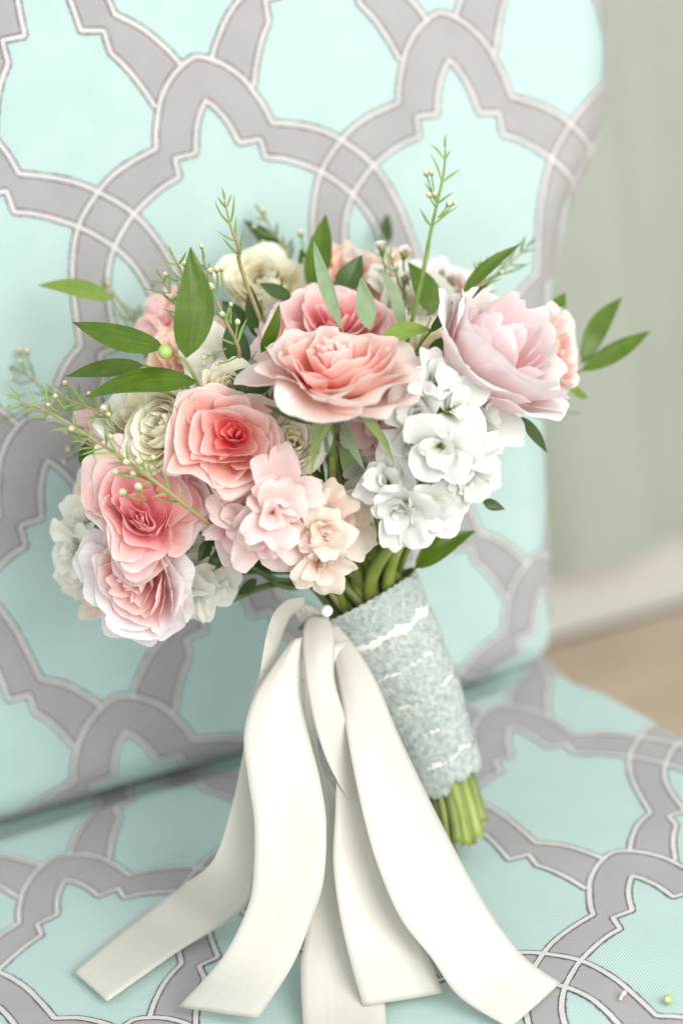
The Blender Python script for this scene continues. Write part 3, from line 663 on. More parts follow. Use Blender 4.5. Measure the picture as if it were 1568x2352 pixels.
stock('pink stock tucked between the blush rose and the white stock', [
  (868,975,1.0,.030,(-.2,.2,.95)), (850,1020,1.005,.024,(-.3,-.4,.85)), (890,1020,1.01,.022,(.2,-.5,.85))], 'stockpink', 1.0, 69, smat='stem')
stock('pale pink stock in the shadow under the coral rose', [(455,1145,1.02,.026,(-.2,-.1,.95)), (505,1160,1.025,.024,(.3,-.2,.9)), (430,1105,1.03,.022,(-.4,.2,.9))], 'stockpink', 1.02, 70, smat='stem_dk', full=False, stem=.002)
stock('whitish stock above the coral rose, below the tall leaf', [(490,832,1.045,.030,(-.1,.4,.9)), (470,868,1.04,.024,(-.2,.2,.95)), (410,915,1.04,.026,(-.3,.4,.85),'stockpeach')], 'stockcream', 1.04, 71, full=False, stem=.002)
stock('pale pink stock at the top between the pink rose and the pale rose', [(905,655,1.10,.028,(0,.5,.85)), (950,650,1.12,.024,(.1,.6,.8)), (885,620,1.12,.022,(-.1,.7,.7)), (1020,640,1.12,.022,(.2,.6,.8),'wax')], 'stockcream', 1.1, 72, full=False, stem=.002)
stock('blush stock floret beside the pink rose at the upper left', [(372,745,1.09,.024,(-.5,.4,.75)), (385,700,1.10,.020,(-.3,.6,.7)), (232,975,1.08,.026,(-.5,.4,.75))], 'pink', 1.09, 73, full=False, stem=.002)

# ------------------------------------------------------------------ leaves
def leaf(parent, b, t, wpx, mat, d0, d1=None, nrm=(0, 0.15, 1), bend=0.06, fold=0.10, twist=0.0, ny=13, nx=7, name='leaf'):
    d1 = d0 if d1 is None else d1
    B, T = at(b[0], b[1], d0), at(t[0], t[1], d1); L = np.linalg.norm(T-B); dr = (T-B)/L
    n0 = camdir(*nrm); n0 = norm(n0-dr*(n0@dr)); sd0 = np.cross(dr, n0); W = wpx*0.5/FP*(d0+d1)/2
    V, UV = [], []; hook = RNG.choice([-1, 1])*RNG.uniform(.02, .07)
    for i in range(ny):
        tt = i/(ny-1); sh = (math.sin(math.pi*tt**0.82)**0.85)*(1-0.25*tt) if 0 < tt < 1 else 0.0
        sh = max(sh*1.12, 0.025)
        q = twist*(tt-0.4); sd = sd0*math.cos(q)+n0*math.sin(q); nn = n0*math.cos(q)-sd0*math.sin(q)
        c = B+dr*L*tt+n0*bend*L*math.sin(math.pi*tt)+sd0*hook*L*math.sin(math.pi*tt)
        for j in range(nx):
            s = -1+2*j/(nx-1)
            V.append(c+sd*s*sh*W+nn*(fold*abs(s)*sh*W*2-fold*sh*W)+nn*0.05*W*math.sin(7*tt+3*s)); UV.append(((s+1)/2, tt))
    return mesh(name, V, grid_faces(ny, nx), M[mat], parent, uv=UV)
def px(p): return at(*p)
def sprig(name, label, cat, stempts, rad, mat, leaves=(), group=None, to_neck=None):
    root = empty(name, px(stempts[0]), label, cat, group)
    P = [px(q) for q in stempts]
    if to_neck is not None:
        a = P[-1]; P += [a*0.5+(NECK+AX*0.01)*0.5, NECK+AXR*to_neck[0]*0.018+AXF*to_neck[1]*0.014-AX*0.004, NECK*0.6+WB*0.4]
    C = catmull(P, 6); mesh('stem', *tube(C, np.linspace(rad*0.55, rad*(1.1 if to_neck is None else 1.9), len(C)), 7), M[mat], root)
    for l in leaves: leaf(root, *l[:3], l[3], *l[4:])
    return root
GL = 'ruscus sprigs in the bouquet'
def kw(*a, **k): return (a, k)
def sprig2(label, stempts, leaves, rad=0.0010, mat='stem', neck=(0, 0), berries=()):
    root = sprig('ruscus_sprig', label, 'ruscus sprig', stempts, rad, mat, group=GL, to_neck=neck)
    for a, k in leaves: leaf(root, *a, **k)
    for (x, y, d, r) in berries: mesh('berry', *ball(px((x, y, d)), r, (0, 0, 1), 1.0, 14, 10), M['budgreen'], root)
    return root
sprig2('ruscus sprig with a tall upright leaf, two leaves pointing left and a green berry', [(398,812,.975),(428,832,.975),(456,884,.985),(500,960,1.03)],
  [kw((428,822),(438,568),92,'leaf',.975,.965,nrm=(.25,.25,1),bend=.05,fold=.06), kw((376,800),(168,740),68,'leaf',.978,.99,nrm=(-.1,.5,.9),bend=.04,fold=.05), kw((452,878),(196,912),76,'leaf',.98,.985,nrm=(0,.6,.8),bend=.06,fold=.05)],
  berries=[(379,808,.972,.0036)], neck=(-.6, .6))
sprig2('ruscus sprig with one darker leaf pointing left behind the others', [(330,838,1.02),(420,880,1.03)], [kw((330,840),(152,864),56,'leaf',1.02,1.03,nrm=(0,.6,.8))], neck=(-.8, .2))
sprig2('single pale leaf floating free at the upper left, out of focus', [(258,688,1.10),(300,760,1.09),(360,850,1.08)], [kw((262,686),(88,655),44,'leaf_light',1.09,1.09,nrm=(0,.3,1))], neck=(-.8, -.2), rad=.0006)
sprig2('ruscus sprig with dark leaves crowded left of the pink rose', [(600,690,1.05),(610,780,1.04),(600,880,1.03)],
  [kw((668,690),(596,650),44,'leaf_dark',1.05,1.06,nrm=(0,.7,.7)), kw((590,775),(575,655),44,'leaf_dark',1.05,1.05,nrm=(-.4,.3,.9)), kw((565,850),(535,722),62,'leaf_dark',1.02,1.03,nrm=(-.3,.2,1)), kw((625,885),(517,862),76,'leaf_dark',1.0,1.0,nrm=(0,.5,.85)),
   kw((600,810),(641,700),34,'leaf',1.005,1.0,nrm=(.5,.1,.9)), kw((560,760),(510,690),50,'leaf_dark',1.06,1.06)], neck=(-.4, -.2), rad=.0012, mat='stem_dk')
sprig2('ruscus sprig with an upright pointed leaf at the top centre', [(730,690,1.08),(740,800,1.07)], [kw((716,670),(748,492),62,'leaf',1.08,1.09,nrm=(-.2,.2,1)), kw((775,668),(831,586),58,'leaf_dark',1.06,1.06,nrm=(.2,.3,.9)), kw((700,640),(690,570),30,'leaf',1.1,1.1)], neck=(0, -.3))
sprig2('narrow twisted grey green leaves rising before the pink rose', [(787,758,.985),(790,800,1.0),(800,900,1.03)],
  [kw((786,757),(720,553),40,'leaf_grey',.985,.975,nrm=(.5,.2,.85),twist=1.0,bend=.05), kw((848,758),(829,636),48,'leaf_grey',.99,.99,nrm=(.3,.1,.95),twist=.5), kw((925,765),(873,615),36,'leaf_grey',1.01,1.02,nrm=(.5,.2,.8),twist=.5)], neck=(.1, .2))
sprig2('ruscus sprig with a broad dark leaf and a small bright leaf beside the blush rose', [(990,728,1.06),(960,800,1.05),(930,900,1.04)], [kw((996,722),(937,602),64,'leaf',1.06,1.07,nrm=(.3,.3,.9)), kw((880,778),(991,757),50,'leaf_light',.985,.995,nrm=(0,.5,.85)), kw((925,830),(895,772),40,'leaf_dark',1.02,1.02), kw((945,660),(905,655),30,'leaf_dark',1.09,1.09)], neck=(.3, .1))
sprig2('long thin arching leaves between the cream ranunculus and the pale rose', [(944,822,1.01),(980,770,1.01),(1030,712,1.015)], [kw((985,765),(1122,650),30,'leaf_dark',1.005,1.01,nrm=(.2,.4,.9),bend=-.04), kw((1062,672),(1196,560),34,'leaf',1.05,1.05,nrm=(.1,.5,.85),bend=.03), kw((985,800),(1050,770),30,'leaf',1.03,1.03)], neck=None, rad=.0009)
sprig2('three blurred leaves reaching right beyond the blush rose', [(1340,850,1.11),(1250,880,1.09),(1100,1000,1.07)], [kw((1335,835),(1428,683),50,'leaf',1.11,1.13,nrm=(.3,.3,.9)), kw((1335,852),(1492,760),48,'leaf',1.10,1.12,nrm=(.1,.5,.85)), kw((1245,740),(1297,672),40,'leaf',1.10,1.11)], neck=(.9, -.3))
sprig2('small dark leaf bending down under the large pale pink rose', [(1150,1010,1.03),(1200,960,1.04),(1130,1040,1.04)], [kw((1195,958),(1256,1040),36,'leaf_dark',1.035,1.045,nrm=(.5,.3,.8)), kw((1108,1150),(1159,1170),26,'leaf_dark',1.04,1.04), kw((1300,880),(1350,915),22,'leaf_light',1.08,1.1)], neck=(.8, .1))
sprig2('single leaf standing out right of the stems above the wrap', [(955,1305,1.06),(930,1330,1.07)], [kw((952,1305),(1092,1219),56,'leaf',1.06,1.07,nrm=(-.1,.4,.9))], neck=(.6, .3))
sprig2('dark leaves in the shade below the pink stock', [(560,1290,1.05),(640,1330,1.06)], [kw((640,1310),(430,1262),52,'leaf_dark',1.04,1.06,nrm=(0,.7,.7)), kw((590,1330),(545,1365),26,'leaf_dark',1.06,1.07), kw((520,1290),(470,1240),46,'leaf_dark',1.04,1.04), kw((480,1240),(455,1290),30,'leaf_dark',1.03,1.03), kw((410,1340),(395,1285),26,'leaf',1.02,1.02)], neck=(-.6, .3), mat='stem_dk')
sprig2('olive leaf at the left behind the deeper pink rose', [(215,1075,1.05),(300,1120,1.06)], [kw((215,1080),(200,1010),50,'leaf',1.05,1.05)], neck=(-.9, .1))
sprig2('blurred dark leaf at the back above the cream ranunculus', [(640,600,1.14),(700,700,1.12)], [kw((650,605),(558,505),40,'leaf_dark',1.14,1.15), kw((892,560),(890,490),26,'leaf_dark',1.16,1.17)], neck=(-.2, -.7))
sprig2('green leaves filling the dark gap above the stems', [(720,1080,1.03),(760,1160,1.05)], [kw((690,1130),(665,1040),60,'leaf',1.02,1.02,nrm=(-.4,.1,.9)), kw((900,1070),(930,1000),50,'leaf',1.02,1.02), kw((680,1080),(640,1000),40,'leaf_dark',1.03,1.03), kw((450,1190),(400,1130),40,'leaf_dark',1.04,1.04)], neck=(-.1, 0))
sprig2('slim dark stems fanning low on the left above the ribbon loop', [(470,1240,1.06),(580,1305,1.07),(660,1350,1.075)], [kw((520,1268),(455,1285),22,'leaf_dark',1.06,1.065), kw((560,1300),(500,1345),20,'leaf_dark',1.065,1.07)], neck=(-.9, .5), mat='stem_dk', rad=.0014)
sprig2('bare green shoot leaning left behind the peach stock', [(560,1235,1.05),(640,1290,1.06),(710,1335,1.07)], [kw((600,1265),(560,1225),20,'leaf',1.05,1.05)], neck=(-.5, .8), rad=.0015)
sprig2('slender upright shoot standing in the gap under the blush rose', [(735,1040,1.02),(745,1130,1.03),(760,1230,1.05)], [kw((742,1120),(712,1060),26,'leaf',1.02,1.02), kw((748,1150),(790,1095),24,'leaf_dark',1.03,1.03)], neck=(-.1, .9), rad=.0016)
sprig2('dark green shoot between the two white stocks and the stems', [(880,1020,1.03),(870,1120,1.045),(860,1240,1.06)], [kw((872,1110),(838,1050),28,'leaf_dark',1.03,1.03)], neck=(.3, .9), rad=.0017, mat='stem_dk')
# sepals that hang below the big blush rose
r_ = sprig('rose_bud', 'green sepals and short stem hanging under the large blush rose', 'rose bud', [(760,975,.99),(762,1060,1.0),(765,1140,1.02)], .0024, 'stem', to_neck=(0, .6))
for a, k in [kw((752,965),(742,1062),46,'leaf_grey',.985,.985,bend=.1,fold=.2,name='sepal'), kw((782,968),(838,1082),22,'leaf_grey',.985,.985,name='sepal',twist=.6), kw((722,972),(603,928),20,'leaf_dark',.965,.955,name='sepal'), kw((797,985),(788,1085),44,'sepal',1.0,1.0,name='sepal')]: leaf(r_, *a, **k)
mesh('hip', *ball(px((763,965,1.0)), .006, AX, 1.3), M['sepal'], r_)

# ------------------------------------------------------------------ waxflower
GW = 'waxflower sprigs in the bouquet'
def needle(root, x, y, d, ang, L, wpx, mat):
    a = math.radians(ang); leaf(root, (x, y), (x+L*math.cos(a), y-L*math.sin(a)), wpx, mat, d, d+RNG.uniform(-.006, .006), bend=RNG.uniform(-.05, .08), fold=.15, ny=6, nx=3)
def wax(label, main, step, ang, L, buds=(), rad=.0009, mat='needle', wpx=6, spread=38, neck=None, skip=0, smat='twig', seed=1, opens=()):
    rs = random.Random(seed)
    root = sprig('waxflower_sprig', label, 'waxflower sprig', main, rad, smat, group=GW, to_neck=neck)
    C = resample(catmull(np.array([m[:2]+(m[2]*1000,) for m in main], float), 8), 60)
    tot = np.linalg.norm(np.diff(C[:, :2], axis=0), axis=1).sum(); n = max(2, int(tot*(1-skip)/step))
    for i in range(n):
        k = int(59*(1-skip)*(i+0.5)/n); x, y, d = C[k]; d /= 1000
        kk = max(k-2, 0); dx, dy = C[kk][0]-C[k+1][0], C[kk][1]-C[k+1][1]; base = math.degrees(math.atan2(-dy, dx))+ang
        for sg in (1, -1):
            needle(root, x, y, d, base+sg*(spread+rs.uniform(-14, 14)), 1.25*L*rs.uniform(.6, 1.25)*(0.65 if i == 0 else 1), wpx*rs.uniform(.8, 1.2), mat)
    x, y, d = C[0]; d /= 1000; dx, dy = C[0][0]-C[3][0], C[0][1]-C[3][1]; needle(root, x, y, d, math.degrees(math.atan2(-dy, dx)), L*.7, wpx, mat)
    for (bx, by, bd, r, sx, sy) in buds:      # bud and the point its stalk leaves the stem
        P = [px((bx, by, bd)), px(((bx+sx)/2, (by+sy)/2+3, bd)), px((sx, sy, bd))]
        mesh('stalk', *tube(catmull(P, 4), .00045, 5), M['needle'], root)
        r = r*.86; ax = norm(P[0]-P[2]); mesh('bud', *ball(P[0], r, ax, 1.15, 9, 7), M['bud'], root)
        mesh('bud_cup', *tube([P[0]-ax*r*1.3, P[0]-ax*r*.6, P[0]-ax*r*.0], [r*.35, r*.85, r*1.02], 9), M['needle'], root)
    for (bx, by, bd, dia, ax) in opens:
        a = camdir(*ax); Fm = frame(a); o = px((bx, by, bd))
        for i in range(5): petal('petal', Fm, o, i*1.2566, dia*.12, 0, dia*.42, dia*.26, 20, 50, M['wax'], root, curl=-.3, ruf=.05, cup=1, nx=5, ny=6)
        mesh('flower_cup', *tube([o-a*dia*.6, o-a*dia*.1, o+a*dia*.05], [dia*.1, dia*.26, dia*.3], 10), M['needle'], root)
        mesh('stalk', *tube(catmull([o-a*dia*.5, o-a*dia*1.2-AX*dia*.3, px((bx+10, by+75, bd+.01))], 4), .0006, 5), M['needle'], root)
    return root
wax('waxflower sprig crossing in front of the wide pink rose at left', [(40,916,.965),(110,945,.965),(200,1000,.962),(300,1065,.958),(400,1140,.965),(470,1195,.985),(560,1250,1.02)], 34, 0, 46,
    buds=[(266,1084,.955,.0019,310,1100),(291,1062,.952,.0020,330,1090),(320,1060,.952,.0022,345,1085),(318,1119,.95,.0023,335,1150),(283,1131,.952,.0022,330,1152),(307,1088,.954,.0018,330,1105),(255,1003,.955,.0014,280,1030),(238,938,.958,.0018,262,985),(250,953,.957,.0014,265,990),(166,985,.957,.0017,205,1000),(128,910,.962,.0014,150,940),(112,930,.962,.0012,135,945),(352,1052,.955,.0016,360,1085)], skip=.25, neck=(-.7, .7), seed=2, rad=.0010)
wax('small bright waxflower tip with long needles at the upper left', [(516,462,1.02),(530,520,1.02),(548,570,1.025),(562,640,1.04)], 36, 0, 48, neck=(-.3, -.2), seed=3, mat='needle', spread=30, skip=.15)
wax('budded waxflower sprig right of the tall upright leaf', [(470,600,1.0),(485,660,1.0),(515,730,1.0),(548,800,1.005),(560,880,1.02)], 52, 0, 50,
    buds=[(484,659,.99,.0024,500,690),(483,622,.992,.0017,492,655),(497,618,.992,.0019,500,655),(508,617,.995,.0016,512,660),(511,722,.992,.0018,530,740),(530,700,.992,.0014,530,745),(463,566,1.0,.0014,470,610),(396,682,.99,.0020,430,700),(381,630,.995,.0016,410,645),(423,605,.995,.0015,432,640),(470,820,1.0,.0018,520,800),(545,740,.998,.0018,540,790),(500,835,1.0,.0014,545,820)], neck=(-.4, .2), seed=4, mat='needle')
wax('waxflower sprig with needles fanning over the top of the tall leaf', [(400,590,1.0),(425,650,1.0),(440,760,1.01)], 40, 0, 42, neck=None, seed=5, mat='needle', spread=45)
wax('tall waxflower sprig standing highest at the right of the bouquet', [(1022,345,1.04),(1018,400,1.04),(1000,480,1.04),(985,550,1.045),(972,620,1.05)], 48, 0, 56,
    buds=[(978,398,1.035,.0018,997,450),(990,396,1.035,.0017,998,445),(985,448,1.035,.0018,1000,475),(998,446,1.035,.0018,1003,475),(1030,468,1.035,.0018,1005,500),(1042,466,1.035,.0015,1010,498)], neck=(.4, -.4), seed=6, mat='needle', smat='needle', spread=35, skip=.25, rad=.0009)
wax('waxflower twig with two open pink flowers at the top', [(900,600,1.07),(915,650,1.075),(930,720,1.08)], 60, 0, 30, opens=[(929,581,1.06,.0095,(.1,.5,.85)),(876,568,1.07,.0085,(-.1,.9,.4)),(930,640,1.07,.009,(.1,.6,.8)),(1035,640,1.1,.009,(.1,.6,.8)),(1012,628,1.1,.008,(-.2,.6,.8))], neck=(.2, -.4), seed=7)
wax('blurred waxflower sprig drooping out at the far left', [(10,840,1.14),(60,860,1.13),(120,910,1.12),(200,965,1.10),(300,990,1.09)], 48, 0, 44,
    buds=[(45,805,1.13,.0018,60,850),(62,806,1.13,.0022,70,850),(48,830,1.13,.0018,65,865),(28,870,1.13,.0015,50,880),(20,910,1.12,.0016,60,905),(15,935,1.12,.0018,60,930)], mat='needle_dk', neck=(-.8, -.2), seed=8)
wax('second blurred waxflower sprig at the far left behind the roses', [(0,970,1.13),(80,935,1.12),(170,940,1.11),(260,980,1.10)], 50, 0, 42, mat='needle_dk', seed=9, buds=[(155,990,1.10,.0020,180,975),(160,1030,1.10,.0022,200,1000),(150,1060,1.1,.0016,190,1030)])
wax('blurred waxflower sprig at the back top with pale buds', [(598,490,1.14),(640,550,1.135),(680,620,1.13),(700,700,1.12)], 40, 0, 40, mat='needle_dk', neck=(-.1, -.7), seed=10, buds=[(604,483,1.13,.0020,620,520),(585,520,1.13,.0016,615,540),(605,560,1.13,.0022,640,590),(690,535,1.12,.0024,700,585),(575,585,1.13,.0022,620,600)])
wax('thin waxflower sprig with needles at the upper right', [(1205,572,1.11),(1165,610,1.10),(1120,645,1.09),(1070,700,1.08)], 36, 0, 58, mat='needle_dk', neck=(.7, -.5), seed=11, spread=30)
wax('faint waxflower sprig in the blur left of the tall leaf', [(330,640,1.16),(320,700,1.15),(345,760,1.13),(390,850,1.10)], 34, 0, 60, mat='needle_dk', neck=(-.7, -.4), seed=12)
wax('thin curved waxflower stem in the blur at the upper left', [(105,588,1.15),(160,612,1.145),(230,640,1.14),(280,700,1.13),(340,780,1.11)], 90, 0, 40, mat='needle_dk', seed=13, wpx=5)
wax('dark needles of waxflower behind the olive leaf at left', [(170,900,1.08),(230,935,1.07),(300,960,1.06),(330,1000,1.05)], 34, 0, 46, mat='needle_dk', seed=14)
wax('waxflower sprig shaded at the back above the peach rose', [(735,575,1.13),(770,600,1.13),(800,650,1.12)], 30, 0, 38, mat='needle_dk', seed=15)
wax('blurred waxflower sprig right of the blush rose', [(1310,948,1.12),(1240,945,1.11),(1170,930,1.09),(1120,940,1.08)], 60, 0, 36, mat='needle_dk', seed=16)

wax('fine needle sprig reaching left above the crossing sprig', [(118,905,1.03),(190,930,1.02),(270,965,1.02),(340,1010,1.03)], 26, 0, 44, seed=17, buds=[(150,880,1.03,.0016,165,918),(205,905,1.02,.0015,215,940)])
wax('short needle sprig at the left below the crossing sprig', [(185,1010,1.02),(240,1040,1.01),(310,1075,1.01),(370,1110,1.01)], 24, 0, 40, seed=18)
wax('needle sprig standing between the cream ranunculus and the top leaf', [(655,565,1.12),(668,620,1.11),(690,690,1.10)], 22, 0, 44, seed=19, mat='needle_dk', neck=(0, -.5))
wax('short needle sprig behind the tall leaf at its left edge', [(372,640,1.02),(400,690,1.02),(430,760,1.03)], 24, 0, 44, seed=20)
wax('needle sprig rising left of the broad dark leaf', [(880,560,1.11),(895,610,1.10),(905,680,1.09)], 22, 0, 40, seed=21, mat='needle_dk')
wax('short budded sprig above the large pale pink rose', [(1130,600,1.07),(1110,640,1.06),(1090,690,1.06)], 24, 0, 40, seed=22, buds=[(1150,625,1.07,.0015,1118,640),(1100,605,1.07,.0016,1112,640)])
# ------------------------------------------------------------------ wrap, pearl and ribbons
def satin_mat(name, c):
    m, nt, b = new_mat(name)
    b.inputs['Base Color'].default_value = (*c, 1); b.inputs['Roughness'].default_value = 0.34; b.inputs['Specular IOR Level'].default_value = 0.45
    b.inputs['Sheen Weight'].default_value = 0.3; b.inputs['Anisotropic'].default_value = 0.5
    uvn = N(nt, 'ShaderNodeUVMap'); mp = N(nt, 'ShaderNodeMapping'); mp.inputs['Scale'].default_value = (260, 6, 1); nt.links.new(uvn.outputs[0], mp.inputs[0])
    nz = N(nt, 'ShaderNodeTexNoise'); nz.inputs['Scale'].default_value = 1; nz.inputs['Detail'].default_value = 3; nt.links.new(mp.outputs[0], nz.inputs['Vector'])
    r = ramp(nt, [(0.3, tuple(x*0.96 for x in c)), (0.7, c)]); nt.links.new(nz.outputs[0], r.inputs[0]); nt.links.new(r.outputs[0], b.inputs['Base Color'])
    bp = N(nt, 'ShaderNodeBump'); bp.inputs['Strength'].default_value = 0.04; bp.inputs['Distance'].default_value = 0.0003
    nt.links.new(nz.outputs[0], bp.inputs['Height']); nt.links.new(bp.outputs[0], b.inputs['Normal'])
    tr = N(nt, 'ShaderNodeBsdfTranslucent'); nt.links.new(r.outputs[0], tr.inputs['Color'])
    mx = N(nt, 'ShaderNodeMixShader'); mx.inputs[0].default_value = 0.34
    nt.links.new(b.outputs[0], mx.inputs[1]); nt.links.new(tr.outputs[0], mx.inputs[2]); nt.links.new(mx.outputs[0], nt.nodes['Material Output'].inputs[0])
    return m
M['satin'] = satin_mat('ivory_satin', (0.785, 0.76, 0.695))
M['core'] = plain_mat('ivory_satin_core', (0.78, 0.75, 0.68), (0.82, 0.80, 0.74), 80, 0.35)
def lace_mat():
    m, nt, b = new_mat('aqua_lace')
    tc = N(nt, 'ShaderNodeTexCoord')
    v = N(nt, 'ShaderNodeTexVoronoi'); v.inputs['Scale'].default_value = 800; nt.links.new(tc.outputs['Object'], v.inputs['Vector'])
    nz = N(nt, 'ShaderNodeTexNoise'); nz.inputs['Scale'].default_value = 330; nz.inputs['Detail'].default_value = 6; nt.links.new(tc.outputs['Object'], nz.inputs['Vector'])
    ad = N(nt, 'ShaderNodeMath', operation='MULTIPLY_ADD'); ad.inputs[1].default_value = -0.35; nt.links.new(v.outputs['Distance'], ad.inputs[0]); nt.links.new(nz.outputs[0], ad.inputs[2])
    r = ramp(nt, [(0.06, (0.24, 0.28, 0.255)), (0.22, (0.335, 0.39, 0.365)), (0.36, (0.40, 0.455, 0.43)), (0.50, (0.53, 0.545, 0.49)), (0.62, (0.42, 0.49, 0.475))])
    nt.links.new(ad.outputs[0], r.inputs[0]); nt.links.new(r.outputs[0], b.inputs['Base Color']); b.inputs['Roughness'].default_value = 0.8
    bp = N(nt, 'ShaderNodeBump'); bp.inputs['Strength'].default_value = 0.6; bp.inputs['Distance'].default_value = 0.0008
    nt.links.new(ad.outputs[0], bp.inputs['Height']); nt.links.new(bp.outputs[0], b.inputs['Normal'])
    return m
M['lace'] = lace_mat()
WT = at(822, 1388, 1.085)
wax_ax = norm(WB-WT); WL = np.linalg.norm(WB-WT)
def wrad(t): return np.interp(t, [-.1, 0, .15, .45, .8, 1.0], [.0362, .0352, .0315, .0262, .0205, .0190])
def wpt(t, q, off=0.0):
    c = WT+wax_ax*WL*t+AXR*(0.004*math.sin(math.pi*min(max(t, 0), 1)))
    r = wrad(t)+off
    return c+AXR*math.cos(q)*r+AXF*math.sin(q)*r*0.86
wrapo = empty('bouquet_wrap', WB, 'tapering handle wrap of aqua lace bands over ivory satin around the stems', 'wrap')
ns, nr = 64, 40; V = [wpt(i/(nr-1)*0.965+0.02+0.0, 6.2832*k/ns) for i in range(nr) for k in range(ns)]
# tilt the rim like the obliquely wound tape
def tilt(t, q): return t-0.035*math.cos(q)*(1-t)-0.03*math.cos(q)*t
V = [wpt(tilt(0.012+0.972*i/(nr-1), 6.2832*k/ns), 6.2832*k/ns) for i in range(nr) for k in range(ns)]
mesh('satin_core', V, grid_faces(nr, ns, True), M['core'], wrapo)
edges = [-0.03, .150, .345, .525, .70, .865, 1.0]
for bi in range(6):
    t0, t1 = edges[bi]+(0.034 if bi == 1 else 0.009 if bi else 0), edges[bi+1]+(0.001 if bi < 5 else 0.015)
    na, nb = 260, 16; V = []
    for i in range(nb):
        for k in range(na):
            q = 6.2832*k/na; s = i/(nb-1)
            e0 = 0.030*noise.noise(Vector((math.cos(q)*3, math.sin(q)*3, bi*7.3)))+0.004*math.sin(q*41+bi); e1 = 0.034*noise.noise(Vector((math.cos(q)*3+9, math.sin(q)*3, bi*5.1)))+0.005*math.sin(q*37+bi*2)
            t = (t0+e0)*(1-s)+(t1+e1)*s
            if bi == 0 and i == 0: t = t0+0.003*math.sin(q*50)
            p0 = Vector((math.cos(q)*14, math.sin(q)*14, t*60+bi*3))
            off = 0.0007+0.0006*abs(noise.noise(p0*1.0))+0.0004*noise.noise(p0*3.1)+0.0006*(bi % 2)-0.0007*(2*s-1)**6
            V.append(wpt(tilt(t, q), q, max(off, 0.0002)))
    mesh('lace_band', V, grid_faces(nb, na, True), M['lace'], wrapo)
M['pearl'] = plain_mat('white_pearl', (0.85, 0.84, 0.82), (0.9, 0.9, 0.88), 30, 0.12, spec=0.8)
pp = px((750, 1403, 1.036))
pn = empty('pearl_pin', pp, 'pearl headed pin holding the ribbon knot at the top of the wrap', 'pin')
mesh('pearl', *ball(pp, .0032, (0, 0, 1), 1, 20, 14), M['pearl'], pn)
mesh('shank', *tube([pp, pp-camdir(0, 0, 1)*.012], .0004, 6), M['pearl'], pn)

def ribbon(label, left, right, dl, dr, bulge=0.0, name='satin_ribbon', per=9, cut=None, wave=0.0, ph=0.0, root=None, part='strip'):
    """a satin strip between two edges (measured points) at measured depths along its length"""
    n = 64
    Lp, Rp = resample(catmull(left, per), n), resample(catmull(right, per), n)
    t = np.linspace(0, 1, n)
    a = np.interp(t, np.linspace(0, 1, len(dl)), dl); b = np.interp(t, np.linspace(0, 1, len(dr)), dr)
    a = np.convolve(np.r_[[a[0]]*4, a, [a[-1]]*4], np.ones(9)/9, 'valid'); b = np.convolve(np.r_[[b[0]]*4, b, [b[-1]]*4], np.ones(9)/9, 'valid')
    m_ = 11; V, UV = [], []
    for i in range(n):
        A = at(Lp[i][0], Lp[i][1], a[i]); B = at(Rp[i][0], Rp[i][1], b[i])
        bl = bulge if np.isscalar(bulge) else np.interp(t[i], np.linspace(0, 1, len(bulge)), bulge)
        for k in range(m_):
            s = k/(m_-1); p = A*(1-s)+B*s
            p = p+camdir(0, 0, 1)*(bl*0.45*math.sin(math.pi*s)+0.0007*noise.noise((s*2.2, t[i]*7, left[0][0]*.1))+wave*math.sin(2*math.pi*s*1.0+ph+3*t[i])*math.sin(math.pi*s))
            if p[2] < SEATZ+0.0026: p[2] = SEATZ+0.0026
            V.append(p); UV.append((s*0.036, t[i]*0.25))
    # a thin but real sheet
    o = mesh(part if root is not None else name, V, grid_faces(n, m_), M['satin'], root, uv=UV)
    md = o.modifiers.new('thickness', 'SOLIDIFY'); md.thickness = 0.00015; md.offset = 0
    if root is None: tag(o, label, 'ribbon', 'satin ribbon tails of the bouquet')
    return o
SD = lambda x, y: (SEATZ+0.003-CO[2])/ray(x, y)[2]
# far left tail with its loop
ra = empty('satin_ribbon', px((600,1500,1.04)), 'ivory ribbon tail curling furthest left, with an open loop at the knot', 'ribbon', 'satin ribbon tails of the bouquet')
ribbon('', [(700,1372),(660,1378),(628,1410),(610,1470),(598,1540),(585,1620)], [(700,1398),(672,1412),(652,1450),(640,1500),(632,1560),(640,1640)], [1.05,1.035,1.03,1.03,1.035], [1.055,1.045,1.04,1.04,1.04], root=ra, part='loop', bulge=.002)
ribbon('', [(598,1540),(570,1640),(556,1740),(530,1860),(490,1975),(425,2030),(300,2120),(168,2230)], [(700,1560),(700,1660),(690,1760),(640,1880),(590,1985),(560,2088),(410,2185),(246,2300)], [1.03,1.03,1.03,1.03,1.035,SD(425,2030)-.016,SD(300,2120)-.010,SD(168,2230)-.005], [1.045,1.045,1.04,1.035,1.035,SD(560,2088)-.022,SD(410,2185)-.012,SD(246,2300)-.005], root=ra, bulge=[.0,.003,.002,.001,.001,.002,.001,0])
ribbon('wide ivory ribbon tail falling left of the middle to a slanted cut end',
   [(672,1468),(625,1530),(582,1600),(560,1690),(570,1790),(584,1886),(583,1990),(570,2080),(510,2200),(409,2313)], [(694,1464),(692,1530),(691,1605),(712,1700),(735,1790),(749,1886),(744,2015),(720,2100),(670,2220),(593,2338)],
   [1.03,1.02,1.01,1.005,1.0,.995,.995,.995,SD(410,2313)-.004], [1.03,1.02,1.015,1.01,1.0,.995,.995,.99,SD(597,2338)-.006], bulge=[.004,.006,.004,.001,-.002,.001,.002,.002,.002], wave=.0006)
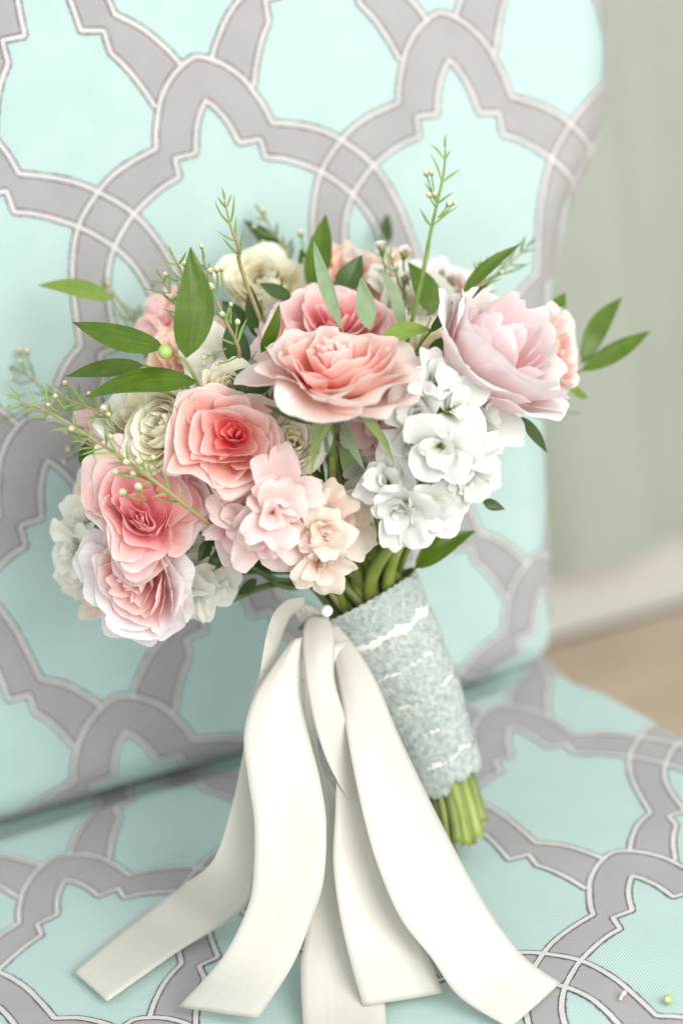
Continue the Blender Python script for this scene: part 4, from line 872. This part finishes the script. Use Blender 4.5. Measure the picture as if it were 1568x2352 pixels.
ribbon('narrow shaded ribbon strip between the left tail and the front loop',
   [(688,1500),(688,1600),(718,1720),(750,1860),(735,1960),(700,2160),(690,2230),(700,2420)], [(722,1560),(728,1640),(738,1760),(795,1860),(810,2000),(838,2170),(880,2280),(888,2420)],
   [1.05,1.045,1.04,1.03,1.025,1.01,1.0,SD(700,2420)-.001], [1.05,1.05,1.045,1.03,1.02,1.01,1.0,SD(888,2420)-.001], bulge=.001)
rc = empty('satin_ribbon', px((730,1440,1.035)), 'ivory ribbon folded into the rounded front loop below the pearl', 'ribbon', 'satin ribbon tails of the bouquet')
ribbon('', [(720,1412),(700,1430),(694,1480),(704,1570),(722,1660),(752,1750),(800,1835),(840,1890)], [(745,1412),(764,1440),(768,1500),(768,1560),(790,1640),(815,1730),(845,1820),(880,1880)],
   [1.045,1.025,1.015,1.012,1.012,1.015,1.015,1.02], [1.045,1.025,1.02,1.015,1.02,1.025,1.025,1.03], bulge=[.003,.008,.007,.005,.003,.002,.001,0], root=rc, part='loop')
ribbon('ivory ribbon tail in the lower middle with a nearly straight cut end',
   [(762,1480),(772,1590),(775,1700),(770,1860),(765,1980),(780,2100),(805,2210),(834,2312)], [(800,1470),(832,1600),(850,1750),(880,1900),(900,2030),(940,2120),(985,2200),(1017,2281)],
   [1.04,1.035,1.02,1.01,1.0,.99,SD(834,2312)-.004], [1.045,1.04,1.03,1.02,1.01,1.0,SD(1017,2281)-.003], bulge=[.002,.002,.001,.001,.001,.002,.001])
ribbon('broad bright ribbon tail sweeping right past the lace wrap to the seat',
   [(738,1440),(762,1502),(782,1600),(806,1740),(836,1880),(868,1990),(920,2110),(990,2200),(1055,2290),(1170,2362)], [(768,1428),(808,1475),(862,1560),(912,1680),(968,1800),(1020,1905),(1080,2020),(1140,2120),(1205,2200),(1286,2258)],
   [1.055,1.03,1.012,1.0,.99,.985,.98,.98,SD(1170,2362)-.001], [1.055,1.038,1.028,1.022,1.015,1.01,1.005,1.0,.99,SD(1286,2258)-.001], bulge=[.006,.008,.004,.003,.003,.002,.002,.003,.001])
# the knot under the pearl
kn = mesh('ribbon_knot', *ball(px((728,1424,1.056)), .0065, camdir(0, 0, 1), .6, 20, 14), M['satin']); tag(kn, 'small ivory satin knot behind the loops at the pearl', 'knot')
k2 = ribbon('flat ivory ribbon piece crossing behind the knot at the rim of the wrap', [(668,1392),(700,1388),(730,1398)], [(690,1432),(712,1424),(740,1428)], [1.055,1.05,1.05], [1.055,1.05,1.05], bulge=.001)

# ------------------------------------------------------------------ bits fallen on the seat
p = px((1533, 2298, SD(1533, 2298))); bd = empty('fallen_bud', p, 'tiny green waxflower bud lying on the seat at the lower right', 'bud')
mesh('bud', *ball(p+[0, 0, .0008], .0024, (0.4, 0.2, 1), 1.0, 14, 10), M['budgreen'], bd); mesh('bud_tip', *ball(p+[-.0008, -.0012, .0018], .0013, (0, 0, 1), 1, 10, 8), M['bud'], bd)
p = px((1430, 2288, SD(1430, 2288)))
fb = mesh('fallen_petal', *tube(catmull([p+[-.0022, -.0025, 0], p+[0, 0, .0012], p+[.0018, .0026, .0004]], 5), [.0006, .0008, .0007, .0006, .0007, .0012, .0012, .0013, .0011, .0009, .0004], 7), plain_mat('dry_petal', (.55, .42, .32), (.75, .7, .66), 300, .6))
tag(fb, 'shrivelled brownish petal scrap on the grey band at the lower right', 'petal scrap')
